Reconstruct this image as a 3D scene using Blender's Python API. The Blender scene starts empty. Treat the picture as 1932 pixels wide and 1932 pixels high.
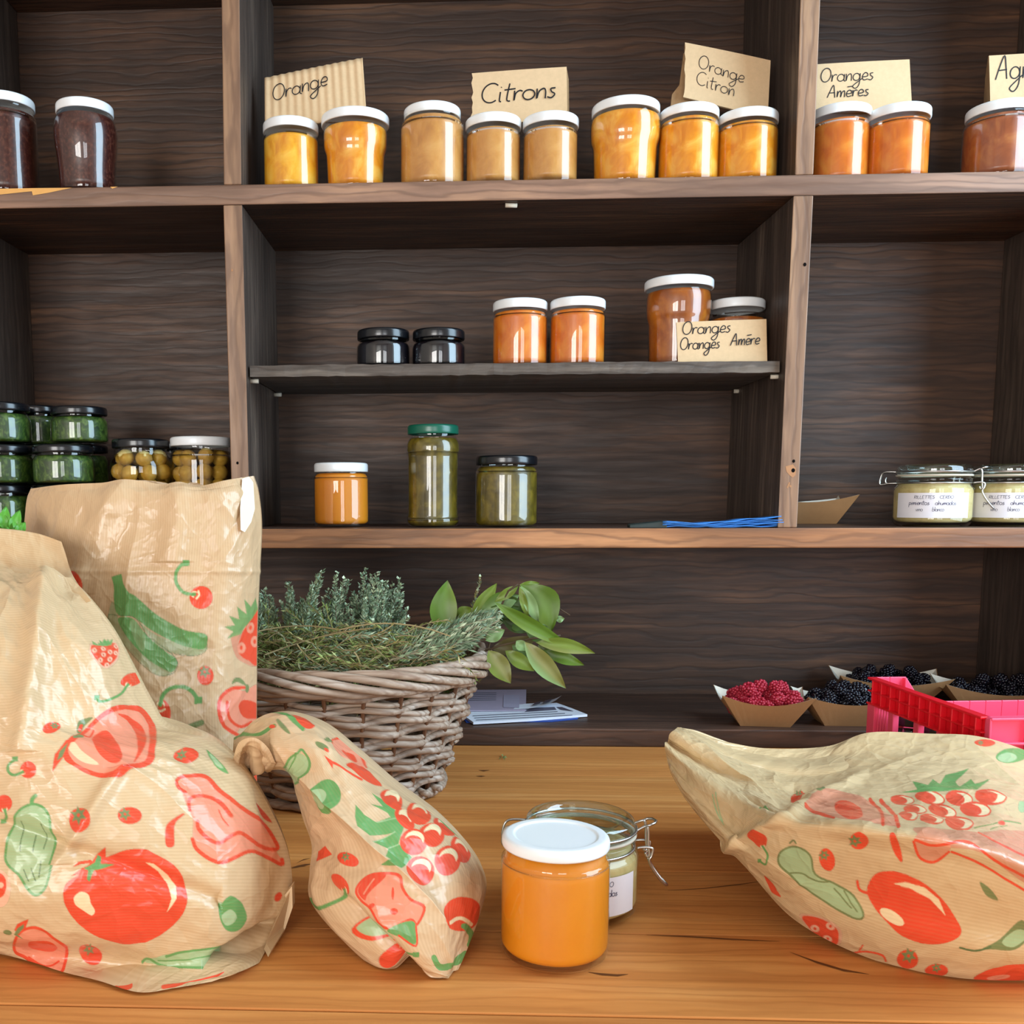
import bpy, math, random
import numpy as np
from math import sin, cos, pi, radians, sqrt, atan2
from mathutils import Vector, Matrix

# ------------------------------------------------------------------ camera
TABLE = 0.80                       # table top height
EYE = 0.36                         # eye above the table
F_PX, P_X, P_Y = 1873.0, 766.0, 1162.0          # focal length and principal point, pixels of the 1932 frame
_p, _y, _r = radians(6.84), radians(-2.57), radians(0.18)
FWD = np.array([sin(_y) * cos(_p), cos(_y) * cos(_p), -sin(_p)])
_rt = np.array([cos(_y), -sin(_y), 0.0]); _dn = np.cross(FWD, _rt)
RGT = cos(_r) * _rt + sin(_r) * _dn
DWN = -sin(_r) * _rt + cos(_r) * _dn
CAM = np.array([0.0, 0.0, TABLE + EYE])
scene = bpy.context.scene
COL = scene.collection
cd = bpy.data.cameras.new('camera'); cam = bpy.data.objects.new('camera', cd); COL.objects.link(cam)
cd.sensor_fit = 'HORIZONTAL'; cd.sensor_width = 36.0; cd.lens = F_PX / 1932.0 * 36.0
cd.shift_x = (966.0 - P_X) / 1932.0; cd.shift_y = (P_Y - 966.0) / 1932.0
cd.clip_start = 0.02; cd.clip_end = 60
M = Matrix.Identity(4)
for i in range(3):
    M[i][0] = RGT[i]; M[i][1] = -DWN[i]; M[i][2] = -FWD[i]; M[i][3] = CAM[i]
cam.matrix_world = M
scene.camera = cam

# ------------------------------------------------------------------ world, daylight, exposure
wd = bpy.data.worlds.new('sky'); scene.world = wd; wd.use_nodes = True
bg = wd.node_tree.nodes['Background']
sky = wd.node_tree.nodes.new('ShaderNodeTexSky'); sky.sky_type = 'HOSEK_WILKIE'
sky.sun_direction = Vector((0.4, 0.5, 0.75)).normalized(); sky.turbidity = 4.0
wd.node_tree.links.new(sky.outputs[0], bg.inputs[0]); bg.inputs[1].default_value = 1.0

def area(name, loc, size, rot, power, color):
    ld = bpy.data.lights.new(name, 'AREA'); ld.shape = 'RECTANGLE'; ld.size, ld.size_y = size
    ld.energy = power; ld.color = color
    o = bpy.data.objects.new(name, ld); COL.objects.link(o); o.location = loc; o.rotation_euler = rot; o.visible_camera = True
    return o
# daylight coming in through the tall window at the right and the shop windows behind the camera
area('daylight_window_c', (1.362, 0.70, 1.94), (1.90, 1.00), (0, radians(90), 0), 62, (0.60, 0.82, 1.0))
area('daylight_window_a', (0.55, -2.195, 1.35), (0.90, 1.35), (radians(90), 0, 0), 26, (0.97, 0.98, 1.0))
area('daylight_window_b', (-1.25, -2.195, 1.35), (1.35, 1.35), (radians(90), 0, 0), 76, (1.0, 0.97, 0.93))
vs = scene.view_settings
vs.view_transform = 'Standard'; vs.look = 'None'; vs.exposure = 0.0; vs.gamma = 1.0; vs.use_curve_mapping = False
scene.cycles.transparent_max_bounces = 24
scene.cycles.max_bounces = 10
scene.cycles.caustics_reflective = False
scene.cycles.sample_clamp_indirect = 8

# ------------------------------------------------------------------ pixel helpers (1932 frame -> world points)
def ray(px, py): return FWD + RGT * ((px - P_X) / F_PX) + DWN * ((py - P_Y) / F_PX)
def at(px, py, Y):
    d = ray(px, py); return CAM + d * (Y / d[1])
def atz(px, py, z):
    d = ray(px, py); return CAM + d * ((z - CAM[2]) / d[2])
def depth(P): return float((np.asarray(P) - CAM) @ FWD)
def mpp(P): return depth(P) / F_PX          # metres per pixel at P

# ------------------------------------------------------------------ object helpers
def mesh(name, v, f, mat=None, smooth=False):
    me = bpy.data.meshes.new(name)
    me.from_pydata([tuple(map(float, p)) for p in v], [], f)
    if mat: me.materials.append(mat)
    if smooth: me.polygons.foreach_set('use_smooth', [True] * len(me.polygons))
    me.update(); return me
def obj(name, me, parent=None, loc=None, rot=None):
    o = bpy.data.objects.new(name, me); COL.objects.link(o)
    if parent: o.parent = parent
    if loc is not None: o.location = loc
    if rot is not None: o.rotation_euler = rot
    return o
def tag(o, label=None, cat=None, group=None, kind=None):
    if label: o['label'] = label
    if cat: o['category'] = cat
    if group: o['group'] = group
    if kind: o['kind'] = kind
    return o
def thing(name, label, cat, loc=(0, 0, 0), rz=0, group=None):
    o = bpy.data.objects.new(name, None); COL.objects.link(o); o.empty_display_size = 0.02
    o.location = [float(a) for a in loc]; o.rotation_euler = (0, 0, rz)
    return tag(o, label, cat, group)
class MB:
    """collects shapes into one mesh"""
    def __init__(s): s.v = []; s.f = []
    def add(s, v, f):
        n = len(s.v); s.v += [tuple(map(float, p)) for p in v]; s.f += [tuple(i + n for i in q) for q in f]; return s
    def box(s, a, b):
        (x0, y0, z0), (x1, y1, z1) = a, b
        return s.add([(x0, y0, z0), (x1, y0, z0), (x1, y1, z0), (x0, y1, z0), (x0, y0, z1), (x1, y0, z1), (x1, y1, z1), (x0, y1, z1)],
                     [(3, 2, 1, 0), (4, 5, 6, 7), (0, 1, 5, 4), (1, 2, 6, 5), (2, 3, 7, 6), (3, 0, 4, 7)])
    def hexa(s, lo, hi):      # 4 points below, 4 above, counter-clockwise seen from above
        return s.add(list(lo) + list(hi), [(3, 2, 1, 0), (4, 5, 6, 7), (0, 1, 5, 4), (1, 2, 6, 5), (2, 3, 7, 6), (3, 0, 4, 7)])
    def tube(s, pts, r, n=8, closed=False, caps=True):
        pts = [Vector(p) for p in pts]; m = len(pts); rr = r if hasattr(r, '__len__') else [r] * m
        v = []; up = None
        for i, p in enumerate(pts):
            a = pts[(i - 1) % m] if (closed or i > 0) else p
            b = pts[(i + 1) % m] if (closed or i < m - 1) else p
            t = (b - a); t = t.normalized() if t.length > 1e-9 else Vector((0, 0, 1))
            if up is None: up = t.orthogonal().normalized()
            up = (up - t * up.dot(t)); up = up.normalized() if up.length > 1e-6 else t.orthogonal().normalized()
            w = t.cross(up)
            for k in range(n):
                an = 2 * pi * k / n; v.append(p + (up * cos(an) + w * sin(an)) * rr[i])
        f = []
        for i in range(m if closed else m - 1):
            j = (i + 1) % m
            for k in range(n):
                f.append((i * n + k, i * n + (k + 1) % n, j * n + (k + 1) % n, j * n + k))
        if not closed and caps: f.append(tuple(range(n - 1, -1, -1))); f.append(tuple(range((m - 1) * n, m * n)))
        return s.add(v, f)
    def lathe(s, prof, n=48, a0=0.0):       # prof: (r, z) list; r=0 closes
        v = []; f = []; idx = []
        for r, z in prof:
            if r < 1e-7: idx.append([len(v)] * n); v.append((0, 0, z))
            else:
                idx.append(list(range(len(v), len(v) + n)))
                v += [(r * cos(a0 + 2 * pi * k / n), r * sin(a0 + 2 * pi * k / n), z) for k in range(n)]
        for a, b in zip(idx[:-1], idx[1:]):
            for k in range(n):
                q = [a[k], a[(k + 1) % n], b[(k + 1) % n], b[k]]; u = []
                for i in q:
                    if i not in u: u.append(i)
                if len(u) > 2: f.append(tuple(u))
        return s.add(v, f)
    def mesh(s, name, mat, smooth=False): return mesh(name, s.v, s.f, mat, smooth)
    def obj(s, name, mat, parent=None, smooth=False, loc=None, rot=None, bevel=0, auto=False):
        o = obj(name, s.mesh(name, mat, smooth), parent, loc, rot)
        if bevel:
            b = o.modifiers.new('bevel', 'BEVEL'); b.width = bevel; b.segments = 2; b.limit_method = 'ANGLE'
        return o
def rnd_prof(pts, n=4):
    """rounds a polyline profile with a Catmull-Rom spline"""
    P = [pts[0]] + list(pts) + [pts[-1]]; out = []
    for i in range(1, len(P) - 2):
        p0, p1, p2, p3 = [np.array(q, float) for q in P[i - 1:i + 3]]
        for k in range(n):
            t = k / n
            out.append(tuple(0.5 * ((2 * p1) + (-p0 + p2) * t + (2 * p0 - 5 * p1 + 4 * p2 - p3) * t * t + (-p0 + 3 * p1 - 3 * p2 + p3) * t ** 3)))
    out.append(tuple(pts[-1])); return out
def spline(pts, n=8, closed=False):
    pts = [np.array(p, float) for p in pts]; m = len(pts); out = []
    for i in range(m if closed else m - 1):
        if closed: p0, p1, p2, p3 = pts[(i - 1) % m], pts[i], pts[(i + 1) % m], pts[(i + 2) % m]
        else: p0, p1, p2, p3 = pts[max(i - 1, 0)], pts[i], pts[i + 1], pts[min(i + 2, m - 1)]
        for k in range(n):
            t = k / n
            out.append(0.5 * ((2 * p1) + (-p0 + p2) * t + (2 * p0 - 5 * p1 + 4 * p2 - p3) * t * t + (-p0 + 3 * p1 - 3 * p2 + p3) * t ** 3))
    if not closed: out.append(pts[-1])
    return out
def copy_tree(o, parent=None):
    c = o.copy(); COL.objects.link(c)
    if parent: c.parent = parent
    for ch in o.children: copy_tree(ch, c)
    return c

# ------------------------------------------------------------------ materials
def srgb(r, g, b):
    return tuple(((c / 255) / 12.92 if c / 255 <= 0.04045 else ((c / 255 + 0.055) / 1.055) ** 2.4) for c in (r, g, b)) + (1.0,)
class NT:
    def __init__(s, name):
        s.m = bpy.data.materials.new(name); s.m.use_nodes = True; s.t = s.m.node_tree
        s.b = s.t.nodes['Principled BSDF']; s.out = s.t.nodes['Material Output']
    def n(s, typ, **kw):
        nd = s.t.nodes.new('ShaderNode' + typ)
        for k, v in kw.items():
            if k in nd.inputs.keys() if isinstance(k, str) else False: nd.inputs[k].default_value = v
            else: setattr(nd, k, v)
        return nd
    def l(s, a, b): s.t.links.new(a, b)
    def coord(s, scale=(1, 1, 1), loc=(0, 0, 0), rot=(0, 0, 0), which='Object'):
        tc = s.n('TexCoord'); mp = s.n('Mapping'); mp.inputs['Scale'].default_value = scale
        mp.inputs['Location'].default_value = loc; mp.inputs['Rotation'].default_value = rot
        s.l(tc.outputs[which], mp.inputs[0]); return mp.outputs[0]
    def noise(s, vec, scale=5, detail=4, rough=0.55, dist=0.0):
        nd = s.n('TexNoise'); nd.inputs['Scale'].default_value = scale; nd.inputs['Detail'].default_value = detail
        nd.inputs['Roughness'].default_value = rough; nd.inputs['Distortion'].default_value = dist
        s.l(vec, nd.inputs['Vector']); return nd
    def ramp(s, fac, stops, interp='LINEAR'):
        r = s.n('ValToRGB'); r.color_ramp.interpolation = interp; e = r.color_ramp.elements
        while len(e) < len(stops): e.new(0.5)
        for el, (p, c) in zip(e, stops): el.position = p; el.color = c if hasattr(c, '__len__') else (c, c, c, 1)
        s.l(fac, r.inputs[0]); return r.outputs[0]
    def mix(s, fac, a, b, mode='MIX'):
        m = s.n('Mix'); m.data_type = 'RGBA'; m.blend_type = mode
        for sock, v in ((m.inputs[0], fac), (m.inputs[6], a), (m.inputs[7], b)):
            if hasattr(v, 'node'): s.l(v, sock)
            else: sock.default_value = v
        return m.outputs[2]
    def math(s, op, a, b=0.0, clamp=False):
        m = s.n('Math'); m.operation = op; m.use_clamp = clamp
        for sock, v in ((m.inputs[0], a), (m.inputs[1], b)):
            if hasattr(v, 'node'): s.l(v, sock)
            else: sock.default_value = v
        return m.outputs[0]
    def bump(s, h, strength=0.3, dist=0.001, prev=None):
        b = s.n('Bump'); b.inputs['Strength'].default_value = strength; b.inputs['Distance'].default_value = dist
        s.l(h, b.inputs['Height'])
        if prev is not None: s.l(prev, b.inputs['Normal'])
        return b.outputs[0]
    def set(s, color=None, rough=None, normal=None, **kw):
        for k, v in (('Base Color', color), ('Roughness', rough), ('Normal', normal)):
            if v is None: continue
            if hasattr(v, 'node'): s.l(v, s.b.inputs[k])
            else: s.b.inputs[k].default_value = v
        for k, v in kw.items(): s.b.inputs[k.replace('_', ' ')].default_value = v
        return s.m
def plain(name, color, rough=0.5, spec=0.5, bump=0.0, bscale=200, var=0.0, **kw):
    n = NT(name); c = color
    vec = n.coord()
    if var:
        nz = n.noise(vec, bscale * 0.25, 3)
        c = n.mix(nz.outputs[0], tuple(x * (1 - var) for x in color[:3]) + (1,), tuple(min(1, x * (1 + var)) for x in color[:3]) + (1,))
    nm = None
    if bump: nm = n.bump(n.noise(vec, bscale, 3).outputs[0], bump, 0.001)
    n.set(c, rough, nm, **kw); n.b.inputs['Specular IOR Level'].default_value = spec
    return n.m
def wood(name, dark, mid, light, axis='X', rough=0.45, fine=1.0, bump=0.25, blot=0.5, off=0.0, spec=0.4, streak=2.6, rings=38.0, grain=0.65):
    """stained / varnished board: long grain along one axis, growth rings, blotches"""
    n = NT(name)
    s = {'X': (1.0, 14.0, 14.0), 'Z': (14.0, 14.0, 1.0), 'Y': (14.0, 1.0, 14.0)}[axis]
    v1 = n.coord(tuple(a * streak * fine for a in s), (off, off * 1.7, off * 0.6))
    g1 = n.noise(v1, 1.0, 6, 0.62, 0.6).outputs[0]
    v2 = n.coord(tuple(a * 9 * fine for a in s), (off * 2, off, 3))
    g2 = n.noise(v2, 1.0, 3, 0.6).outputs[0]
    v3 = n.coord({'X': (2.2, 6, 6), 'Z': (6, 6, 2.2), 'Y': (6, 2.2, 6)}[axis], (off * 3.1, 1, off))
    g3 = n.noise(v3, 1.0, 3, 0.5, 1.2).outputs[0]
    c = n.ramp(g1, [(0.30, dark), (0.52, mid), (0.72, light)])
    c = n.mix(n.ramp(g2, [(0.35, 0.35), (0.6, 0.0)]), c, dark)
    c = n.mix(n.ramp(g3, [(0.36, blot), (0.58, 0.0)]), c, tuple(x * 0.55 for x in dark[:3]) + (1,))
    wv = n.n('TexWave'); wv.wave_type = 'RINGS'; wv.rings_direction = axis
    wv.inputs['Scale'].default_value = rings; wv.inputs['Distortion'].default_value = 9.0; wv.inputs['Detail'].default_value = 3.0; wv.inputs['Detail Scale'].default_value = 0.9
    n.l(n.coord({'X': (.22, 1, 1), 'Z': (1, 1, .22), 'Y': (1, .22, 1)}[axis], (off, off * .37, off * .21)), wv.inputs['Vector'])
    rg_ = n.ramp(wv.outputs[0], [(0.0, 1.0), (0.35, 0.15), (1.0, 0.0)])
    c = n.mix(n.math('MULTIPLY', rg_, grain), c, dark)
    h = n.math('ADD', n.math('ADD', n.math('MULTIPLY', g1, 0.6), g2), n.math('MULTIPLY', rg_, -.5))
    n.set(c, n.ramp(g2, [(0.3, rough + 0.12), (0.7, rough - 0.05)]), n.bump(h, bump, 0.0012))
    n.b.inputs['Specular IOR Level'].default_value = spec
    return n.m
def thin_glass(name, tint=(0.98, 0.99, 0.98, 1), ior=1.45, rough=0.01, gain=1.0):
    """container glass: clear, with the mirror reflection of its surface"""
    n = NT(name); t = n.t
    tr = n.n('BsdfTransparent'); tr.inputs[0].default_value = tint
    gl = n.n('BsdfGlossy'); gl.inputs['Roughness'].default_value = rough; gl.inputs[0].default_value = (1, 1, 1, 1)
    ge = n.n('NewGeometry'); dp = n.n('VectorMath'); dp.operation = 'DOT_PRODUCT'; n.l(ge.outputs['Normal'], dp.inputs[0]); n.l(ge.outputs['Incoming'], dp.inputs[1])
    f0 = gain * ((ior - 1) / (ior + 1)) ** 2; om = n.math('SUBTRACT', 1.0, n.math('ABSOLUTE', dp.outputs['Value']), True)
    fr = n.math('ADD', n.math('MULTIPLY', n.math('POWER', om, 5.0), 1 - f0), f0)
    wv = n.noise(n.coord((1, 1, 0.35)), 60, 2).outputs[0]
    bp = n.bump(wv, 0.06, 0.001); n.l(bp, gl.inputs['Normal'])
    ms = n.n('MixShader'); n.l(fr, ms.inputs[0])
    n.l(tr.outputs[0], ms.inputs[1]); n.l(gl.outputs[0], ms.inputs[2]); n.l(ms.outputs[0], n.out.inputs[0])
    return n.m

# cabinet: dark walnut stain; shelf and post edges worn and coloured as lit, undersides with shade in the colour
D0, D1, D2 = srgb(46, 31, 23), srgb(82, 56, 40), srgb(116, 80, 54)
M_BACK = wood('stain_back_boards', D0, D1, D2, 'X', 0.5, 1.0, 0.3, 0.55, 0.3)
M_SHELF = wood('stain_shelf', srgb(102, 74, 58), srgb(150, 114, 92), srgb(186, 142, 108), 'X', 0.42, 0.8, 0.25, 0.45, 2.0)
M_SHELF_W = wood('stain_shelf_warm', srgb(112, 74, 48), srgb(164, 110, 70), srgb(198, 140, 92), 'X', 0.42, 0.9, 0.25, 0.4, 5.0)
M_POST = wood('stain_post', srgb(102, 74, 56), srgb(154, 118, 90), srgb(186, 146, 108), 'Z', 0.42, 0.8, 0.25, 0.3, 1.0)
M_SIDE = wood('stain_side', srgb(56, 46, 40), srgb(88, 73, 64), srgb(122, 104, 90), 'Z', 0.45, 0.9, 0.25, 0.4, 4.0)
M_SHADEX = wood('stain_shaded_face', D0, D1, D2, 'X', 0.5, 1.0, 0.3, 0.5, 6.0)
M_OLD = wood('weathered_shelf', srgb(70, 62, 56), srgb(100, 90, 82), srgb(128, 116, 104), 'X', 0.85, 1.6, 0.8, 0.3, 7.0)
def pine(i):
    k = [(0, 0, 0), (4, 2, 0), (-2, -2, -2), (3, 0, -2), (-2, 0, 1), (3, 2, 2)][i % 6]
    c = lambda r, g, b: srgb(r + k[0], g + k[1], b + k[2])
    return wood('pine_plank', c(176, 110, 54), c(208, 140, 74), c(220, 158, 92), 'X', 0.55, 0.75, 0.18, 0.10, 11.0 + 3.3 * i, 0.25, 2.2, 30.0, 0.42)
M_GLASS = thin_glass('jar_glass', gain=1.5)
M_GLASS_G = thin_glass('kilner_glass', (0.94, 0.975, 0.955, 1), 1.45)
M_WHITE = plain('white_lacquer', srgb(232, 236, 238), 0.28, 0.5, 0.02, 60)
M_BLACK = plain('black_lacquer', srgb(16, 18, 22), 0.22, 0.6, 0.02, 60)
M_GREENLID = plain('green_lacquer', srgb(20, 92, 72), 0.28, 0.5, 0.02, 60)
M_STEEL = plain('bright_wire', srgb(190, 190, 188), 0.28, 0.5, 0.05, 300, Metallic=1.0)
M_KRAFT = plain('corrugated_card', srgb(202, 172, 134), 0.85, 0.2, 0.15, 700, 0.10)
M_KRAFT_E = plain('card_core', srgb(150, 118, 84), 0.9, 0.2, 0.3, 600, 0.2)
M_INK = plain('black_ink', srgb(24, 22, 26), 0.6, 0.3, 0.02, 300)
M_INKB = plain('blue_ink', srgb(52, 52, 84), 0.6, 0.3, 0.02, 300)
M_INKG = plain('pencil_ink', srgb(110, 110, 122), 0.7, 0.3, 0.02, 300)
M_LABEL = plain('paper_label', srgb(224, 222, 228), 0.6, 0.3, 0.05, 500, 0.03)
M_TRAY = plain('kraft_board', srgb(172, 130, 88), 0.7, 0.3, 0.08, 600, 0.08)
M_TRAYIN = plain('white_board', srgb(226, 220, 206), 0.55, 0.35, 0.04, 500, 0.04)
M_GLASS_L = thin_glass('kilner_lid_glass', (0.88, 0.93, 0.90, 1), 1.5, gain=2.0)
M_CRATE_LIT = plain('lit_red_plastic', srgb(246, 84, 118), 0.30, 0.5, 0.05, 90, 0.08)  # light passing through the thin red plastic, put into a pinker colour
M_CRATE = plain('red_plastic', srgb(236, 30, 46), 0.30, 0.5, 0.05, 90, 0.08)
M_CRATE.node_tree.nodes['Principled BSDF'].inputs['Subsurface Weight'].default_value = 0.25
M_CRATE.node_tree.nodes['Principled BSDF'].inputs['Subsurface Radius'].default_value = (0.01, 0.002, 0.002)

def preserve(name, a, b, c, scale=60, rough=0.35, dist=2.0, sss=0.25, chunks=0.0):
    """jam / marmalade / puree: streaky translucent fill with lighter peel"""
    n = NT(name); v = n.coord((1, 1, 0.8))
    nz = n.noise(v, scale, 4, 0.6, dist * 0.3).outputs[0]
    col = n.ramp(nz, [(0.25, a), (0.5, b), (0.78, c)])
    if chunks:
        vo = n.n('TexVoronoi'); vo.inputs['Scale'].default_value = scale * 1.1
        wv = n.noise(v, scale * 0.6, 2).outputs[1]
        mv = n.n('Mix'); mv.data_type = 'VECTOR'; mv.inputs[0].default_value = 0.03; n.l(v, mv.inputs[4]); n.l(wv, mv.inputs[5])
        n.l(mv.outputs[1], vo.inputs['Vector'])
        col = n.mix(n.math('MULTIPLY', n.ramp(vo.outputs['Distance'], [(0.18, 1.0), (0.42, 0.0)]), chunks), col, c)
    n.set(col, rough, None, Subsurface_Weight=sss, Subsurface_Scale=0.02)
    n.b.inputs['Subsurface Radius'].default_value = (1.0, 0.5, 0.2)
    return n.m
C_FIG = preserve('fig_jam', srgb(42, 16, 14), srgb(66, 28, 22), srgb(112, 66, 50), 260, 0.3, 1.0, 0.05)
C_ORANGE = preserve('orange_jam', srgb(206, 122, 18), srgb(232, 164, 38), srgb(246, 198, 84), 45, 0.3, 2, 0.3, 0.35)
C_ORANGE2 = preserve('orange_peel_jam', srgb(200, 108, 10), srgb(226, 144, 26), srgb(242, 190, 88), 40, 0.3, 3, 0.3, 0.5)
C_LEMON = preserve('lemon_jam', srgb(172, 112, 52), srgb(198, 140, 72), srgb(214, 162, 96), 40, 0.35, 1.5, 0.3)
C_BITTER = preserve('bitter_orange_jam', srgb(188, 88, 14), srgb(212, 112, 26), srgb(228, 150, 56), 42, 0.3, 2, 0.3, 0.35)
C_AGRUME = preserve('citrus_jam', srgb(120, 56, 26), srgb(150, 78, 40), srgb(186, 118, 62), 40, 0.3, 2, 0.25, 0.3)
C_AMBER = preserve('amber_jam', srgb(120, 56, 12), srgb(156, 82, 22), srgb(198, 122, 40), 42, 0.3, 2, 0.25, 0.35)
C_CARROT = preserve('carrot_puree', srgb(212, 124, 0), srgb(216, 129, 0), srgb(220, 134, 2), 25, 0.6, 1.0, 0.2)
C_GHERKIN = preserve('green_chutney', srgb(58, 48, 10), srgb(92, 78, 18), srgb(136, 116, 36), 55, 0.35, 2, 0.15, 0.4)
C_PESTO = preserve('herb_pesto', srgb(12, 26, 5), srgb(40, 70, 16), srgb(112, 138, 56), 95, 0.5, 4, 0.05, 0.3)
C_BLACK = preserve('blackberry_jelly', srgb(10, 9, 14), srgb(16, 14, 20), srgb(26, 22, 30), 60, 0.2, 1, 0.0)
C_RILL = preserve('rillettes', srgb(182, 156, 100), srgb(204, 180, 124), srgb(216, 196, 146), 60, 0.5, 1, 0.15)
C_BRINE = thin_glass('brine', (0.80, 0.66, 0.40, 1), 1.05)
M_OLIVE = preserve('pickled_bulb', srgb(182, 162, 92), srgb(212, 194, 128), srgb(226, 214, 160), 90, 0.3, 1, 0.2)
# ------------------------------------------------------------------ room
def room():
    plaster = plain('plaster', srgb(190, 182, 172), 0.9, 0.2, 0.15, 60, 0.05)
    X0, X1, Y0, Y1, Z1 = -2.2, 1.35, -2.2, YB + 0.02, 3.2
    st = lambda name, mb, m: tag(mb.obj(name, m), kind='structure')
    st('floor', MB().box((X0 - .1, Y0 - .1, -.1), (X1 + .1, Y1 + .1, 0)), plain('terracotta', srgb(150, 98, 70), 0.7, 0.3, 0.2, 40, 0.15))
    st('ceiling', MB().box((X0 - .1, Y0 - .1, Z1), (X1 + .1, Y1 + .1, Z1 + .1)), plaster)
    st('wall_back', MB().box((X0 - .1, Y1, 0), (X1 + .1, Y1 + .1, Z1)), plaster)
    st('wall_left', MB().box((X0 - .1, Y0, 0), (X0, Y1, Z1)), plaster)
    dz, da, db, sl = 2.95, .15, 1.25, .93
    st('wall_right', MB().box((X1, Y0, 0), (X1 + .1, da, Z1)).box((X1, db, 0), (X1 + .1, Y1, Z1)).box((X1, da, dz), (X1 + .1, db, Z1)).box((X1, da, 0), (X1 + .1, db, sl)), plaster)
    w = [(-1.98, -.52), (.05, 1.05)]; za, zb = .62, 2.08
    st('wall_front', MB().box((X0, Y0 - .1, 0), (X1, Y0, za)).box((X0, Y0 - .1, zb), (X1, Y0, Z1)).box((X0, Y0 - .1, za), (w[0][0], Y0, zb))
       .box((w[0][1], Y0 - .1, za), (w[1][0], Y0, zb)).box((w[1][1], Y0 - .1, za), (X1, Y0, zb)), plaster)
    paint = plain('grey_paint', srgb(120, 124, 126), 0.5, 0.4, 0.05, 60)
    fr = MB()
    for a, b in ((da, da + .05), (db - .05, db)): fr.box((X1 + .004, a, sl), (X1 + .07, b, dz))
    fr.box((X1 + .004, da, dz - .05), (X1 + .07, db, dz)).box((X1 + .004, da, sl), (X1 + .07, db, sl + .05))
    d = st('window_3', fr, paint)
    MB().box((X1 + .04, da + .05, sl + .05), (X1 + .046, db - .05, dz - .05)).obj('pane', M_GLASS, d)
    for k, (a, b) in enumerate(w):
        f = MB()
        for u in (a, (a + b) / 2 - .025, b - .05): f.box((u, Y0 - .07, za), (u + .05, Y0 + .012, zb))
        f.box((a, Y0 - .07, za), (b, Y0 + .012, za + .05)).box((a, Y0 - .07, zb - .05), (b, Y0 + .012, zb))
        wn = st('window_%d' % (k + 1), f, paint)
        for u0, u1 in ((a + .05, (a + b) / 2 - .025), ((a + b) / 2 + .025, b - .05)):
            MB().box((u0, Y0 - .046, za + .05), (u1, Y0 - .040, zb - .05)).obj('pane', M_GLASS, wn)

# ------------------------------------------------------------------ key levels of the shelving (from the photograph)
YF = float(atz(1250, 1410, TABLE)[1])             # front plane of the shelving, standing on the table
YB = YF + 0.262                                    # face of its back boards
zz = lambda px, py, Y=None: float(at(px, py, Y or YF)[2])
xx = lambda px, py, Y=None: float(at(px, py, Y or YF)[0])
S1B, S1T = zz(965, 378), zz(965, 339)
S2B, S2T = zz(970, 704), zz(970, 683.5)
S3B, S3T = zz(930, 1034.5), zz(980, 996.5)
BT = zz(1080, 1374.5)
S0B = zz(965, -185)
XL, XR = -1.02, xx(1895, 450, YB)                  # inner faces of the two ends
XLW = xx(53, 470, YB)

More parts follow.
